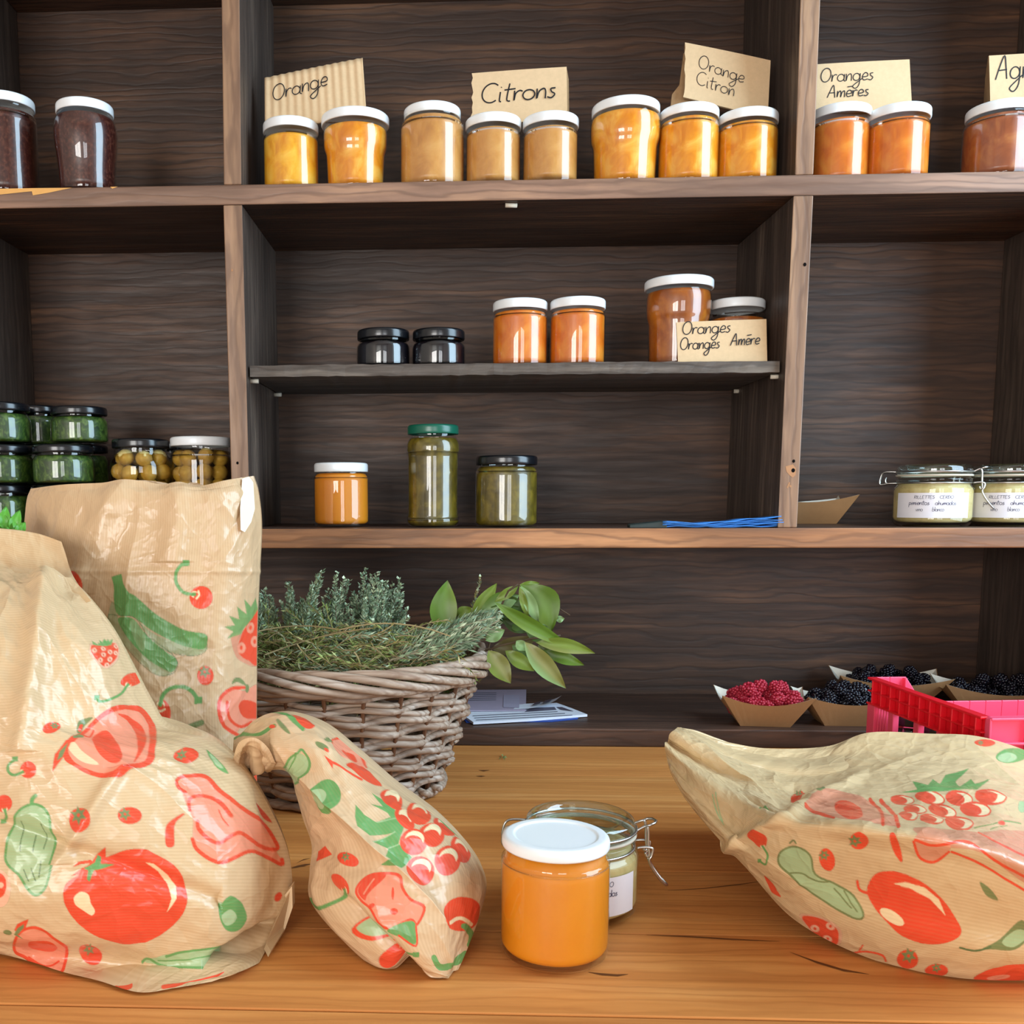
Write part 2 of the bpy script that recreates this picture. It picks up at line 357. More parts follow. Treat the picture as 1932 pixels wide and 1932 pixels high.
M_SHELF_D = wood('stain_base_board', srgb(56, 40, 33), srgb(88, 64, 52), srgb(118, 82, 62), 'X', .42, .9, .25, .5, 9.0)
def cabinet():
    t = thing('shelving', 'dark stained open wooden shelving unit with nine bays standing on the table', 'shelving', (0, 0, 0))
    def post(pts, m=M_POST, name='divider'):        # front-face pixels: top left, top right, bottom left, bottom right, z range
        (tl, tr, bl, br), (z0, z1) = pts
        a, b, c, d = [xx(*q) for q in (tl, tr, bl, br)]
        mb = MB().hexa([(c, YF, z0), (d, YF, z0), (d, YB, z0), (c, YB, z0)], [(a, YF, z1), (b, YF, z1), (b, YB, z1), (a, YB, z1)])
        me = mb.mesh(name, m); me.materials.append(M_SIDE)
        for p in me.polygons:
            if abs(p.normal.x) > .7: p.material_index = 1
        o = obj(name, me, t); b_ = o.modifiers.new('bevel', 'BEVEL'); b_.width = .0015; b_.segments = 2
        return o
    post((((421, 386), (457, 386), (438.5, 998), (472, 998)), (S3T, S1B)))
    post((((416, -150), (451, -150), (422, 346), (455.5, 346)), (S1T, S0B)))
    post((((1497, 370), (1535, 370), (1467.5, 990), (1504, 995)), (S3T, S1B)))
    post((((1514, -150), (1554, -150), (1500, 330), (1535, 330)), (S1T, S0B)))
    # ends of the unit: a wall each, full height
    for x0, x1, n in ((XLW - .03, XLW, 'end_panel'), (XR, XR + .03, 'end_panel')):
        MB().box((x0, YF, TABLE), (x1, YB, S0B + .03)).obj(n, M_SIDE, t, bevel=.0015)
    def board(z0, z1, m, x0=XLW, x1=XR, y0=YF, name='shelf_board'):
        mb = MB(); n = 24
        for i in range(1): mb.box((x0, y0, z0), (x1, YB, z1))
        me = mb.mesh(name, m); me.materials.append(M_SHADEX); me.materials.append(M_SHELF_D)
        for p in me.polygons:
            if p.normal.y > -.7: p.material_index = 2 if p.normal.z > .7 else 1  # colour carries the light by direction: lit front, mid top, shaded underside
        o = obj(name, me, t); b_ = o.modifiers.new('bevel', 'BEVEL'); b_.width = .002; b_.segments = 2
        return o
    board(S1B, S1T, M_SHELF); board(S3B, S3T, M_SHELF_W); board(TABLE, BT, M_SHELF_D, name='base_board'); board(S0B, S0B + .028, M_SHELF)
    # bare pine where the stain has chipped off the edge of the upper shelf, at the left
    chip = [(-40, 354), (0, 354), (70, 354), (136, 354.2), (118, 358), (90, 364), (62, 368.5), (60, 361), (48, 362), (20, 365), (0, 367), (-40, 369)]
    v = [at(x, y, YF - .0006) for x, y in chip]; v = [(p[0], p[1], min(p[2], S1T - .0004)) for p in v]
    tag(obj('bare_patch', mesh('bare_patch', v, [tuple(range(len(v)))], plain('bare_pine', srgb(214, 160, 92), .7, .2, .1, 300, .1)), t), 'bare pale wood where the stain has chipped off')
    chip = [(180, 350), (205, 350), (232, 349.6), (222, 352), (212, 356), (208, 352), (196, 352.5)]
    v = [at(x, y, YF - .0006) for x, y in chip]; v = [(p[0], p[1], min(p[2], S1T - .0004)) for p in v]
    tag(obj('bare_patch', mesh('bare_patch', v, [tuple(range(len(v)))], bpy.data.materials['bare_pine']), t), 'bare pale wood where the stain has chipped off')
    # the loose rough shelf in the middle, on pegs
    xa, xb = xx(468, 690), xx(1477, 680); yy = YF + .012; n = 60; rg = random.Random(4)
    top = [(xa + (xb - xa) * i / n, yy + rg.uniform(-.0008, .0008), S2T + (rg.uniform(0, .0012) if 3 < i < n - 3 else 0)) for i in range(n + 1)]
    bot = [(xa + (xb - xa) * i / n, yy + rg.uniform(-.0008, .0008), S2B - rg.uniform(0, .0012)) for i in range(n + 1)]
    v = top + bot + [(x, YB - .002, S2T) for x, _, _ in top] + [(x, YB - .002, S2B) for x, _, _ in top]; k = n + 1; f = []
    for i in range(n):
        f += [(k + i, k + i + 1, i + 1, i), (i, i + 1, 2 * k + i + 1, 2 * k + i), (3 * k + i, 3 * k + i + 1, k + i + 1, k + i)]
    f += [(0, 2 * k, 3 * k, k), (n, k + n, 3 * k + n, 2 * k + n)]
    tag(obj('shelf_board', mesh('loose_shelf', v, f, M_OLD), t), 'thin rough grey loose board resting on pegs')
    peg = plain('pale_dowel', srgb(206, 196, 178), .5, .3, .1, 300)
    for px, py, Y in ((480, 713, YF + .03), (524, 738, YB - .04), (1462, 704, YF + .03), (1392, 730, YB - .04)):
        x, z = xx(px, py, Y), S2B - .0045; s = .012 if px < 900 else -.012
        MB().tube([(x - s * .7, Y, z), (x + s * .5, Y, z)], .0032, 10).obj('shelf_peg', peg, t, True)
    x = xx(966, 388, YF + .01); MB().tube([(x - .009, YF + .012, S1B - .003), (x + .007, YF + .014, S1B - .003)], .003, 8).obj('shelf_peg', peg, t, True)
    # nail holes and knots on the post fronts
    hole = plain('nail_hole', srgb(12, 9, 8), .9, .1, .05, 200)
    for px, py, r in ((1518.5, 499, .0022), (1497.5, 870, .002), (1496.5, 887.5, .0026), (448, 873.5, .0018)):
        c = at(px, py, YF - .0004); n = 10
        obj('nail_hole', mesh('nail_hole', [(c[0] + r * cos(2 * pi * k / n), c[1], c[2] + r * 1.15 * sin(2 * pi * k / n)) for k in range(n)], [tuple(range(n))], hole), t)
    pin = plain('pale_scar', srgb(168, 122, 86), .7, .2, .05, 300, .15)
    for pts in ([(1482, 880), (1496, 876), (1502, 884), (1501, 896), (1496, 901), (1490, 897), (1484, 890)], [(1484, 920), (1489, 909), (1491, 911), (1487, 921)], [(1490, 914), (1494, 917), (1492, 920), (1489, 918)], [(436, 510), (438, 507), (440, 510), (438, 513)]):
        v = [at(a, b, YF - .0003) for a, b in pts]; obj('worn_spot', mesh('worn_spot', v, [tuple(range(len(v)))], pin), t)
    # back boards: horizontal boards with fine joints
    zs = [TABLE + .002, TABLE + .18, BT + .30, S3T + .16, S2T + .13, S1T + .05, S1T + .2, S0B + .05]
    for i, (a, b) in enumerate(zip(zs[:-1], zs[1:])):
        MB().box((XLW - .03, YB, a), (XR + .03, YB + .015, b - .0002)).obj('back_board', M_BACK, t)
    return t

def table():
    t = thing('counter_table', 'long honey coloured pine plank table in front of the shelving', 'table', (0, 0, 0))
    ys = [0.40] + [float(atz(966, y, TABLE)[1]) for y in (1912, 1758, 1640, 1530, 1462)] + [YB + .01]
    X0, X1 = -1.15, 1.25
    for i, (a, b) in enumerate(zip(ys[:-1], ys[1:])):
        MB().box((X0, a + .0005, TABLE - .035), (X1, b - .0005, TABLE - (.0012 if i == 0 else 0))).obj('plank', pine(i), t, bevel=.0008)
    leg = pine(2)
    for x in (X0 + .05, X1 - .13):
        for y in (.46, YB - .10): MB().box((x, y, 0), (x + .08, y + .08, TABLE - .035)).obj('leg', leg, t, bevel=.003)
    MB().box((X0 + .06, .47, TABLE - .14), (X1 - .06, .495, TABLE - .035)).obj('apron', leg, t, bevel=.002)
    # dark cracks and knots in the top
    ck = plain('dark_crack', srgb(104, 62, 28), .8, .2, .1, 200, .3)
    def streak(pts, w):
        P = [atz(x, y, TABLE + .0003) for x, y in pts]; v = []; n = len(P)
        for i, p in enumerate(P):
            ww = w * (1 - abs(2 * i / (n - 1) - 1) ** 2) + .0002
            v += [(p[0], p[1] - ww, p[2]), (p[0], p[1] + ww, p[2])]
        obj('crack', mesh('crack', v, [(2 * i, 2 * i + 2, 2 * i + 3, 2 * i + 1) for i in range(n - 1)], ck), t)
    streak([(548, 1638), (560, 1635), (575, 1632), (588, 1630)], .003); streak([(560, 1628), (572, 1622), (585, 1619)], .0012)
    streak([(1220, 1764), (1300, 1767), (1380, 1772), (1470, 1776)], .0012); streak([(1490, 1796), (1540, 1815), (1590, 1830), (1640, 1838)], .0022)
    streak([(1260, 1680), (1330, 1676), (1400, 1668), (1440, 1662)], .0006); streak([(903, 1453), (913, 1454), (924, 1453)], .003); streak([(898, 1464), (908, 1464.5), (916, 1464)], .003)
    streak([(1110, 1834), (1135, 1838), (1165, 1840), (1185, 1838)], .0016)
    return t

# ------------------------------------------------------------------ jars
def lid_mesh(r, h, mat):
    p = [(0, h - .0012), (r * .5, h - .0012), (r * .735, h - .0012), (r * .75, h - .0012), (r * .765, h - .0009), (r * .785, h - .0002), (r * .80, h), (r * .82, h), (r * .90, h), (r * .925, h - .0001), (r * .96, h - .0007), (r * .985, h - .0018), (r * .997, h - .0032), (r, h - .0046), (r, h * .35), (r, .0012), (r * .985, 0), (r * .93, .0005), (r * .90, h - .003), (0, h - .003)]
    return MB().lathe(p, 56).mesh('lid', mat, True)
SHAPES = {   # outer profile: (fraction of body radius, fraction of body height), bottom to neck
    'straight': [(.0, .0), (.80, .0), (.93, .008), (1, .05), (1, .80), (.995, .86), (.95, .915), (.91, .935), (.90, 1)],
    'tulip': [(.0, .0), (.78, .0), (.84, .012), (.875, .05), (.90, .3), (.97, .55), (1, .70), (.99, .80), (.93, .90), (.86, .955), (.85, 1)],
    'tumbler': [(.0, .0), (.80, .0), (.86, .01), (.88, .05), (.915, .45), (.93, .56), (.985, .64), (1, .72), (1, .86), (.965, .94), (.93, .97), (.92, 1)],
    'short': [(.0, .0), (.80, .0), (.93, .02), (1, .12), (1, .62), (.98, .74), (.91, .84), (.89, .88), (.89, 1)],
    'bulge': [(.0, .0), (.76, .0), (.84, .02), (.87, .10), (.88, .48), (.91, .55), (.99, .62), (1, .72), (.97, .80), (.88, .87), (.84, .90), (.83, 1)],
    'tall': [(.0, .0), (.78, .0), (.92, .01), (.98, .04), (.98, .10), (.95, .12), (.95, .74), (.985, .78), (1, .84), (.96, .90), (.88, .94), (.85, .955), (.85, 1)],
}
def jar(name, label, x_px, w_px, top_px, Y, zbase, shape='straight', lid=None, lid_w=None, content=None, fill=.93, gap=.012, cat='jar', group=None, lid_h=.0135, balls=None):
    lid = lid or M_WHITE
    c = at(x_px, (top_px + 900) / 2 if False else 900, Y); s = depth(at(x_px, top_px + 60, Y)) / F_PX
    R = w_px * s / 2; RL = (lid_w or w_px) * s / 2
    hz = CAM[2]
    ztop = float(at(x_px, top_px, Y - RL)[2])
    if ztop < hz: ztop = float(at(x_px, top_px, Y + RL)[2])
    x = float(at(x_px, top_px + 60, Y)[0])
    Ht = ztop - zbase; hb = Ht - lid_h + .003
    t = thing(name, label, cat, (x, Y, zbase), 0, group)
    prof = [(a * R, b * hb) for a, b in SHAPES[shape]]
    sm = [prof[0], prof[1]] + rnd_prof(prof[1:], 3)[1:]
    MB().lathe(sm, 56).obj('glass_body', M_GLASS, t, True)
    obj('lid', lid_mesh(RL, lid_h, lid), t, (0, 0, Ht - lid_h))
    zb = gap * .4; zt = fill * hb
    def rad(z):
        for (r0, z0), (r1, z1) in zip(sm[1:-1], sm[2:]):
            if z0 <= z <= z1: return r0 + (r1 - r0) * (z - z0) / max(z1 - z0, 1e-9)
        return sm[-1][0]
    zs = [zb + (zt - zb) * i / 22 for i in range(23)]
    ins = .0013
    cp = [(0, zb), (rad(zb + .001) * .9 - ins, zb)] + [(rad(z) - ins, z) for z in zs[1:]] + [(rad(zt) * .9 - ins, zt + .0012), (0, zt + .0005)]
    MB().lathe(cp, 48).obj('brine' if balls else 'filling', content, t, True)
    if balls:
        rg = random.Random(int(x_px)); rb = balls
        k = 0; z = zb + rb
        while z < zt - rb * .4:
            rr = rad(z) - ins - rb * 1.02; n = max(3, int(2 * pi * rr / (rb * 2.05))); a0 = rg.uniform(0, 6)
            for q in range(n):
                a = a0 + 2 * pi * q / n
                bm = MB().lathe([(0, -rb), (rb * .6, -rb * .8), (rb * .95, -rb * .3), (rb, 0), (rb * .95, rb * .35), (rb * .6, rb * .8), (0, rb)], 12)
                bm.obj('bulb', M_OLIVE, t, True, (rr * cos(a), rr * sin(a), z + rg.uniform(-.002, .002)), (rg.uniform(0, 3), rg.uniform(0, 3), 0))
            z += rb * 1.75
    return t, x, R, ztop, Ht
def all_jars():
    Y1 = YF + .055; G = 'white lidded preserve jars'
    J = {}
    J[1] = jar('jam_jar', 'dark fig jam jar cut by the left edge of the picture, top shelf', 10, 112, 166, Y1, S1T, 'straight', M_WHITE, 108, C_FIG, .90)
    J[2] = jar('jam_jar', 'dark fig jam jar with wide shoulders and tapering base, white lid, upper left shelf', 161, 117, 179, Y1 - .012, S1T, 'tulip', M_WHITE, 105, C_FIG, .92)
    J[3] = jar('marmalade_jar', 'small yellow orange marmalade jar standing beside the left upright under the card Orange', 549, 104, 215, Y1, S1T, 'straight', M_WHITE, 104, C_ORANGE, .86)
    J[4] = jar('marmalade_jar', 'tapered marmalade jar full of orange peel under the right end of the card Orange', 670.5, 121, 197, Y1, S1T, 'tumbler', M_WHITE, 128, C_ORANGE2, .90)
    J[5] = jar('marmalade_jar', 'tallest tan lemon preserve jar, left of the card Citrons', 815.5, 121, 187, Y1, S1T, 'straight', M_WHITE, 107, C_LEMON, .93)
    J[6] = jar('marmalade_jar', 'small tan lemon preserve jar under the left half of the card Citrons', 930.5, 103, 208, Y1, S1T, 'straight', M_WHITE, 105, C_LEMON, .90, .020)
    J[7] = jar('marmalade_jar', 'small tan lemon preserve jar under the right half of the card Citrons', 1038.5, 103, 206, Y1, S1T, 'straight', M_WHITE, 105, C_LEMON, .90, .022)
    J[8] = jar('marmalade_jar', 'large tapered orange marmalade jar, left of the card Orange Citron', 1180, 130, 176, Y1, S1T, 'tumbler', M_WHITE, 126, C_ORANGE2, .92)
    J[9] = jar('marmalade_jar', 'orange marmalade jar with pale peel under the left end of the card Orange Citron', 1299.5, 112, 189, Y1, S1T, 'straight', M_WHITE, 109, C_ORANGE2, .92)
    J[10] = jar('marmalade_jar', 'small orange marmalade jar under the right end of the card Orange Citron', 1410, 112, 198, Y1, S1T, 'straight', M_WHITE, 110, C_ORANGE2, .91)
    J[11] = jar('marmalade_jar', 'bitter orange jar half hidden by the right upright under the card Oranges Ameres', 1584, 108, 189, Y1 + .012, S1T, 'straight', M_WHITE, 110, C_BITTER, .90)
    J[12] = jar('marmalade_jar', 'bitter orange jar under the right end of the card Oranges Ameres', 1694, 112, 189, Y1, S1T, 'straight', M_WHITE, 112, C_BITTER, .90)
    J[13] = jar('marmalade_jar', 'brownish citrus jam jar under the card Agrumes at the right edge', 1886, 124, 182, Y1, S1T, 'straight', M_WHITE, 118, C_AGRUME, .92)
    Y2 = YF + .07
    J[14] = jar('jelly_jar', 'low black lidded blackberry jelly jar, left one of the black pair on the rough shelf', 723.5, 101, 616, Y2, S2T, 'short', M_BLACK, 98, C_BLACK, .80)
    J[15] = jar('jelly_jar', 'low black lidded blackberry jelly jar, right one of the black pair on the rough shelf', 827.5, 101, 616, Y2, S2T, 'short', M_BLACK, 98, C_BLACK, .80)
    J[16] = jar('marmalade_jar', 'bitter orange jar, left one of the white lidded pair on the rough middle shelf', 981, 103, 560, Y2, S2T, 'straight', M_WHITE, 102, C_BITTER, .92)
    J[17] = jar('marmalade_jar', 'bitter orange jar, right one of the white lidded pair on the rough middle shelf', 1089.5, 103, 557, Y2, S2T, 'straight', M_WHITE, 103, C_BITTER, .92)
    J[18] = jar('marmalade_jar', 'tall tapered amber orange jar behind the leaning card on the rough shelf', 1280, 120, 515.5, Y2 + .005, S2T, 'tumbler', M_WHITE, 127, C_AMBER, .93)
    J[19] = jar('marmalade_jar', 'small dark amber jar mostly hidden behind the leaning card on the rough shelf', 1389, 104, 558.5, Y2 + .03, S2T, 'straight', M_WHITE, 102, C_AMBER, .80)
    Y3 = YF + .075
    J[20] = jar('puree_jar', 'small bright orange puree jar with white lid alone on the third shelf', 644, 103, 872, Y3, S3T, 'straight', M_WHITE, 101, C_CARROT, .93)
    J[21] = jar('chutney_jar', 'tall green chutney jar with a green lid on the third shelf', 817, 101, 799, Y3, S3T, 'tall', M_GREENLID, 96, C_GHERKIN, .93, .005)
    J[22] = jar('chutney_jar', 'squat green chutney jar with a black lid on the third shelf', 955.5, 117, 858, Y3, S3T, 'straight', M_BLACK, 115, C_GHERKIN, .93, .006)
    # left bay: stacked pesto jars, pickles
    Yg = YF + .06; zt = [None] * 4
    def green(lab, x, w, top, Y, z): return jar('pesto_jar', lab, x, w, top, Y, z, 'short', M_BLACK, w * .985, C_PESTO, .84, .006, lid_h=.012)
    def zat(px, py, Y): return float(at(px, py, Y)[2])
    z3 = S3T; zl = zat(20, 914, Yg); zm = zat(20, 837, Yg); zu = zat(20, 757, Yg)
    h0 = zl - z3; 
    green('lowest green pesto jar, at the left edge behind the basil leaves', 4, 108, 914, Yg, z3)
    green('lowest green pesto jar hidden behind the tall paper bag, under the front middle jar', 132, 120, 914, Yg, z3)
    green('green pesto jar in the middle layer of the stack at the left edge', 3, 118, 837, Yg, zl)
    green('green pesto jar in the middle layer of the stack, front right', 121, 112, 837, Yg - .006, zl)
    green('green pesto jar in the middle layer, set back behind the front right one', 160, 74 * 1.2, 838, Yg + .085, z3 + (zl - z3))
    green('green pesto jar on top of the stack at the left edge', 0, 112, 756, Yg, zm)
    green('green pesto jar on top of the stack, half hidden between the two others', 74, 92, 763, Yg + .085, zm)
    green('green pesto jar on top of the stack, rightmost and uncovered', 151, 104, 764, Yg + .012, zm)
    green('green pesto jar in the lowest layer set back, hidden behind the others', 160, 90, 914, Yg + .085, z3)
    green('green pesto jar in the middle layer set back at the left, hidden behind the others', 62, 90, 838, Yg + .085, zl)
    green('green pesto jar in the lowest layer set back at the left, hidden behind the others', 62, 90, 914, Yg + .085, z3)
    jar('pickle_jar', 'jar of pale pickled bulbs with a black lid and bulging shoulder beside the pesto stack', 267, 116, 826, YF + .07, S3T, 'bulge', M_BLACK, 105, C_BRINE, .90, .008, balls=.0125)
    jar('pickle_jar', 'jar of pale pickled bulbs with a white lid beside the left upright', 380, 112, 822, YF + .08, S3T, 'straight', M_WHITE, 113, C_BRINE, .92, .008, balls=.0125)
    jar('pickle_jar', 'black lidded pickle jar set back in the gap between the two bulb jars', 322, 100, 832, YF + .19, S3T, 'straight', M_BLACK, 98, C_GHERKIN, .86, .008)
    # the big orange jar on the table
    P = atz(1045, 1797, TABLE); s = mpp(P); R = 100.5 * s; x, Y = P[0], P[1]
    t = thing('puree_jar', 'large bright orange puree jar with white lid standing in front on the pine table', 'jar', P)
    Ht = float(at(1045, 1573, Y)[2]) - TABLE
    hb = Ht - .0070
    pr = [(0, .0012), (.70, .0012), (.80, 0), (.90, .0006), (.97, .004), (1, .010), (1, hb - .018), (.99, hb - .0145), (.955, hb - .0115), (.935, hb - .0095), (.93, hb)]
    pr = [(a * R, z) for a, z in pr]
    MB().lathe(pr[:3] + rnd_prof(pr[2:], 4)[1:], 80).obj('glass_body', M_GLASS, t, True)
    cp = [(0, .0062), (.80, .0062), (.93, .0072), (.978, .0105), (.985, .014), (.985, hb - .0185), (.965, hb - .0145), (.925, hb - .0115), (.915, hb - .0045), (0, hb - .004)]
    MB().lathe([(a * R, z) for a, z in cp], 80).obj('filling', C_CARROT, t, True)
    obj('lid', lid_mesh(99.5 * s, .0090, M_WHITE), t, (0, 0, Ht - .0090))
    # smear of puree under the lid
    J[0] = (t, x, R, TABLE + Ht, Ht)
    return J

# ------------------------------------------------------------------ handwriting: single-stroke letters (x-height 1, capitals 2, baseline 0)
def arc(cx, cy, rx, ry, a0, a1, n=8): return [(cx + rx * cos(radians(a0 + (a1 - a0) * i / n)), cy + ry * sin(radians(a0 + (a1 - a0) * i / n))) for i in range(n + 1)]
GLY = {
    'O': ([arc(.62, 1.0, .55, 1.0, 110, 480, 14)], 1.35), 'C': ([arc(.7, 1.0, .62, 1.0, 50, 310, 10)], 1.3),
    'A': ([[(0, 0), (.25, 1.1), (.55, 2.0), (.75, 1.0), (.9, 0)], [(.15, .75), (.85, .8)]], 1.15), 'R': ([[(.1, 0), (.1, 2)], [(.1, 2), (.8, 1.9), (.8, 1.2), (.15, 1.0), (.9, 0)]], 1.05),
    'I': ([[(.1, 0), (.1, 2)]], .4), 'L': ([[(.1, 2), (.1, 0), (.75, 0)]], .95), 'E': ([[(.75, 2), (.1, 2), (.1, 0), (.75, 0)], [(.1, 1), (.6, 1)]], 1.0),
    'T': ([[(0, 2), (.9, 2)], [(.45, 2), (.45, 0)]], 1.0), 'S': ([[(.75, 1.8), (.4, 2), (.1, 1.6), (.4, 1.1), (.75, .7), (.5, .05), (.05, .2)]], .95), 'D': ([[(.1, 0), (.1, 2), (.7, 1.6), (.75, .5), (.1, 0)]], 1.0),
    'r': ([[(.05, 1), (.1, 0), (.15, .7), (.4, 1), (.6, .9)]], .68), 'a': ([arc(.42, .5, .38, .5, 40, 400, 9), [(.8, 1), (.8, .15), (1.0, 0)]], 1.0), 'n': ([[(.05, 1), (.1, 0), (.2, .7), (.5, 1), (.65, .7), (.68, 0)]], .85),
    'g': ([arc(.42, .5, .38, .5, 40, 400, 9), [(.8, 1), (.8, -.5), (.45, -1.1), (.1, -.8), (.5, -.3), (1.05, .25)]], 1.05), 'e': ([[(.08, .45), (.65, .55), (.6, .95), (.3, 1), (.08, .5), (.25, .03), (.7, .15)]], .8),
    's': ([[(.5, .95), (.2, .9), (.25, .6), (.5, .35), (.3, 0), (0, .1)]], .62), 'i': ([[(.1, 1), (.12, .1), (.25, 0)], [(.1, 1.45), (.13, 1.5)]], .38), 't': ([[(.3, 1.8), (.25, .2), (.5, 0)], [(0, 1.15), (.75, 1.25)]], .7),
    'o': ([arc(.42, .5, .4, .5, 90, 450, 10)], .95), 'm': ([[(.05, 1), (.08, 0), (.15, .7), (.38, 1), (.48, .6), (.5, 0), (.6, .75), (.85, 1), (.92, .6), (.95, 0)]], 1.12), 'è': ([[(.08, .45), (.65, .55), (.6, .95), (.3, 1), (.08, .5), (.25, .03), (.7, .15)], [(.1, 1.55), (.75, 1.65)]], .8),
    'p': ([[(.1, 1), (.1, -1)], [(.1, .8), (.5, 1), (.75, .5), (.45, .02), (.1, .2)]], .9), 'u': ([[(.05, 1), (.1, .2), (.4, 0), (.65, .4), (.68, 1), (.7, .1), (.85, 0)]], .92), 'h': ([[(.1, 2), (.1, 0), (.2, .7), (.5, 1), (.62, .6), (.66, 0)]], .85),
    'd': ([arc(.42, .5, .38, .5, 40, 400, 9), [(.8, 2), (.8, 0)]], 1.0), 'v': ([[(0, 1), (.3, 0), (.65, 1)]], .75), 'b': ([[(.1, 2), (.1, .1), (.5, 0), (.75, .5), (.5, 1), (.1, .7)]], .9), 'l': ([[(.1, 2), (.12, 0)]], .3), 'c': ([arc(.42, .5, .38, .5, 50, 310, 8)], .78), ' ': ([], .6),
}
def write(text, mapf, x0, y0, h, slant=.1, width=.0009, name='handwriting', mat=None, parent=None, stretch=1.0, dy=0.0, tight=.95):
    """text as pen strokes; mapf(u, v) -> world/local point; h = x-height; width = pen width (in u, v units)"""
    mb = MB(); x = x0; y = y0
    for ch in text:
        strokes, adv = GLY[ch]
        for st in strokes:
            st = spline([(x + (a * stretch + slant * b) * h, y + b * h) for a, b in st], 4) if len(st) > 2 else [np.array((x + (a * stretch + slant * b) * h, y + b * h)) for a, b in st]
            L = []
            for i, p in enumerate(st):
                d = st[min(i + 1, len(st) - 1)] - st[max(i - 1, 0)]; d = d / (np.hypot(*d) + 1e-9); nrm = np.array((-d[1], d[0])) * width / 2
                L += [mapf(*(p + nrm)), mapf(*(p - nrm))]
            mb.add(L, [(2 * i, 2 * i + 1, 2 * i + 3, 2 * i + 2) for i in range(len(st) - 1)])
        x += adv * stretch * h * tight; y += dy * adv * h
    return mb.obj(name, mat or M_INK, parent)

# ------------------------------------------------------------------ cardboard price cards
def card(label, corners, Y, lean, texts, ribs=0.0, thick=.0028, torn=None, fold=None):
    """corners: pixel TL, TR, BR, BL; lean = how far the top sits behind the bottom"""
    yt = lambda k: Y + (lean if k < 2 else 0)
    P = [Vector(at(c[0], c[1], yt(k))) for k, c in enumerate(corners)]
    base = (P[2] + P[3]) / 2
    t = thing('price_card', label, 'card', base)
    TL, TR, BR, BL = [p - base for p in P]
    def mp(u, v): return (TL * (1 - u) + TR * u) * (1 - v) + (BL * (1 - u) + BR * u) * v          # u right, v down
    nrm = (TR - TL).cross(BL - TL).normalized()
    if nrm.y > 0: nrm = -nrm
    rg = random.Random(len(label)); nu, nv = (90 if ribs else 24), 10
    v = []; f = []
    for side in (0, 1):
        for j in range(nv + 1):
            for i in range(nu + 1):
                u, w = i / nu, j / nv
                e = 0
                if torn and i == 0: e = rg.uniform(-.012, .012)
                p = mp(u + e, w)
                off = ribs * sin(u * 2 * pi * 13) if side == 0 else -thick
                v.append(p + nrm * off + nrm * .0008 * sin(3 * u + 2 * w))
    n1 = (nu + 1) * (nv + 1)
    for j in range(nv):
        for i in range(nu):
            a = j * (nu + 1) + i
            f += [(a, a + nu + 1, a + nu + 2, a + 1), (n1 + a, n1 + a + 1, n1 + a + nu + 2, n1 + a + nu + 1)]
    ring = [i for i in range(nu + 1)] + [j * (nu + 1) + nu for j in range(1, nv + 1)] + [nv * (nu + 1) + i for i in range(nu - 1, -1, -1)] + [j * (nu + 1) for j in range(nv - 1, 0, -1)]
    for a, b in zip(ring, ring[1:] + ring[:1]): f.append((a, b, n1 + b, n1 + a))
    me = mesh('board', v, f, M_KRAFT); me.materials.append(M_KRAFT_E)
    for k in range(len(f) - len(ring), len(f)): me.polygons[k].material_index = 1
    if ribs: me.polygons.foreach_set('use_smooth', [True] * (len(f) - len(ring)) + [False] * len(ring))
    obj('board', me, t)
    if fold:      # a second leaf folded back behind the first
        pts = [Vector(at(a, b, Y + dy)) - base for a, b, dy in fold]
        obj('back_leaf', mesh('back_leaf', pts + [p + Vector((.0, .0026, .0)) for p in pts], [tuple(range(len(pts)))] + [tuple(range(2 * len(pts) - 1, len(pts) - 1, -1))] + [(i, len(pts) + i, len(pts) + (i + 1) % len(pts), (i + 1) % len(pts)) for i in range(len(pts))], M_KRAFT_E), t)
    # writing is laid out in pixels of the card's own face
    w = (TR - TL).length; h = (BL - TL).length
    ex, ey = (TR - TL).normalized(), (TL - BL).normalized()
    lift = nrm * (ribs + .0012)
    for tx, u, vv, xh, kw in texts:
        kw = dict(kw); pen = kw.pop('pen', .0011)
        write(tx, lambda a, b: mp(a / w, 1 - b / h) + lift, u * w, (1 - vv) * h, xh * h, width=pen, parent=t, **kw)
    return t

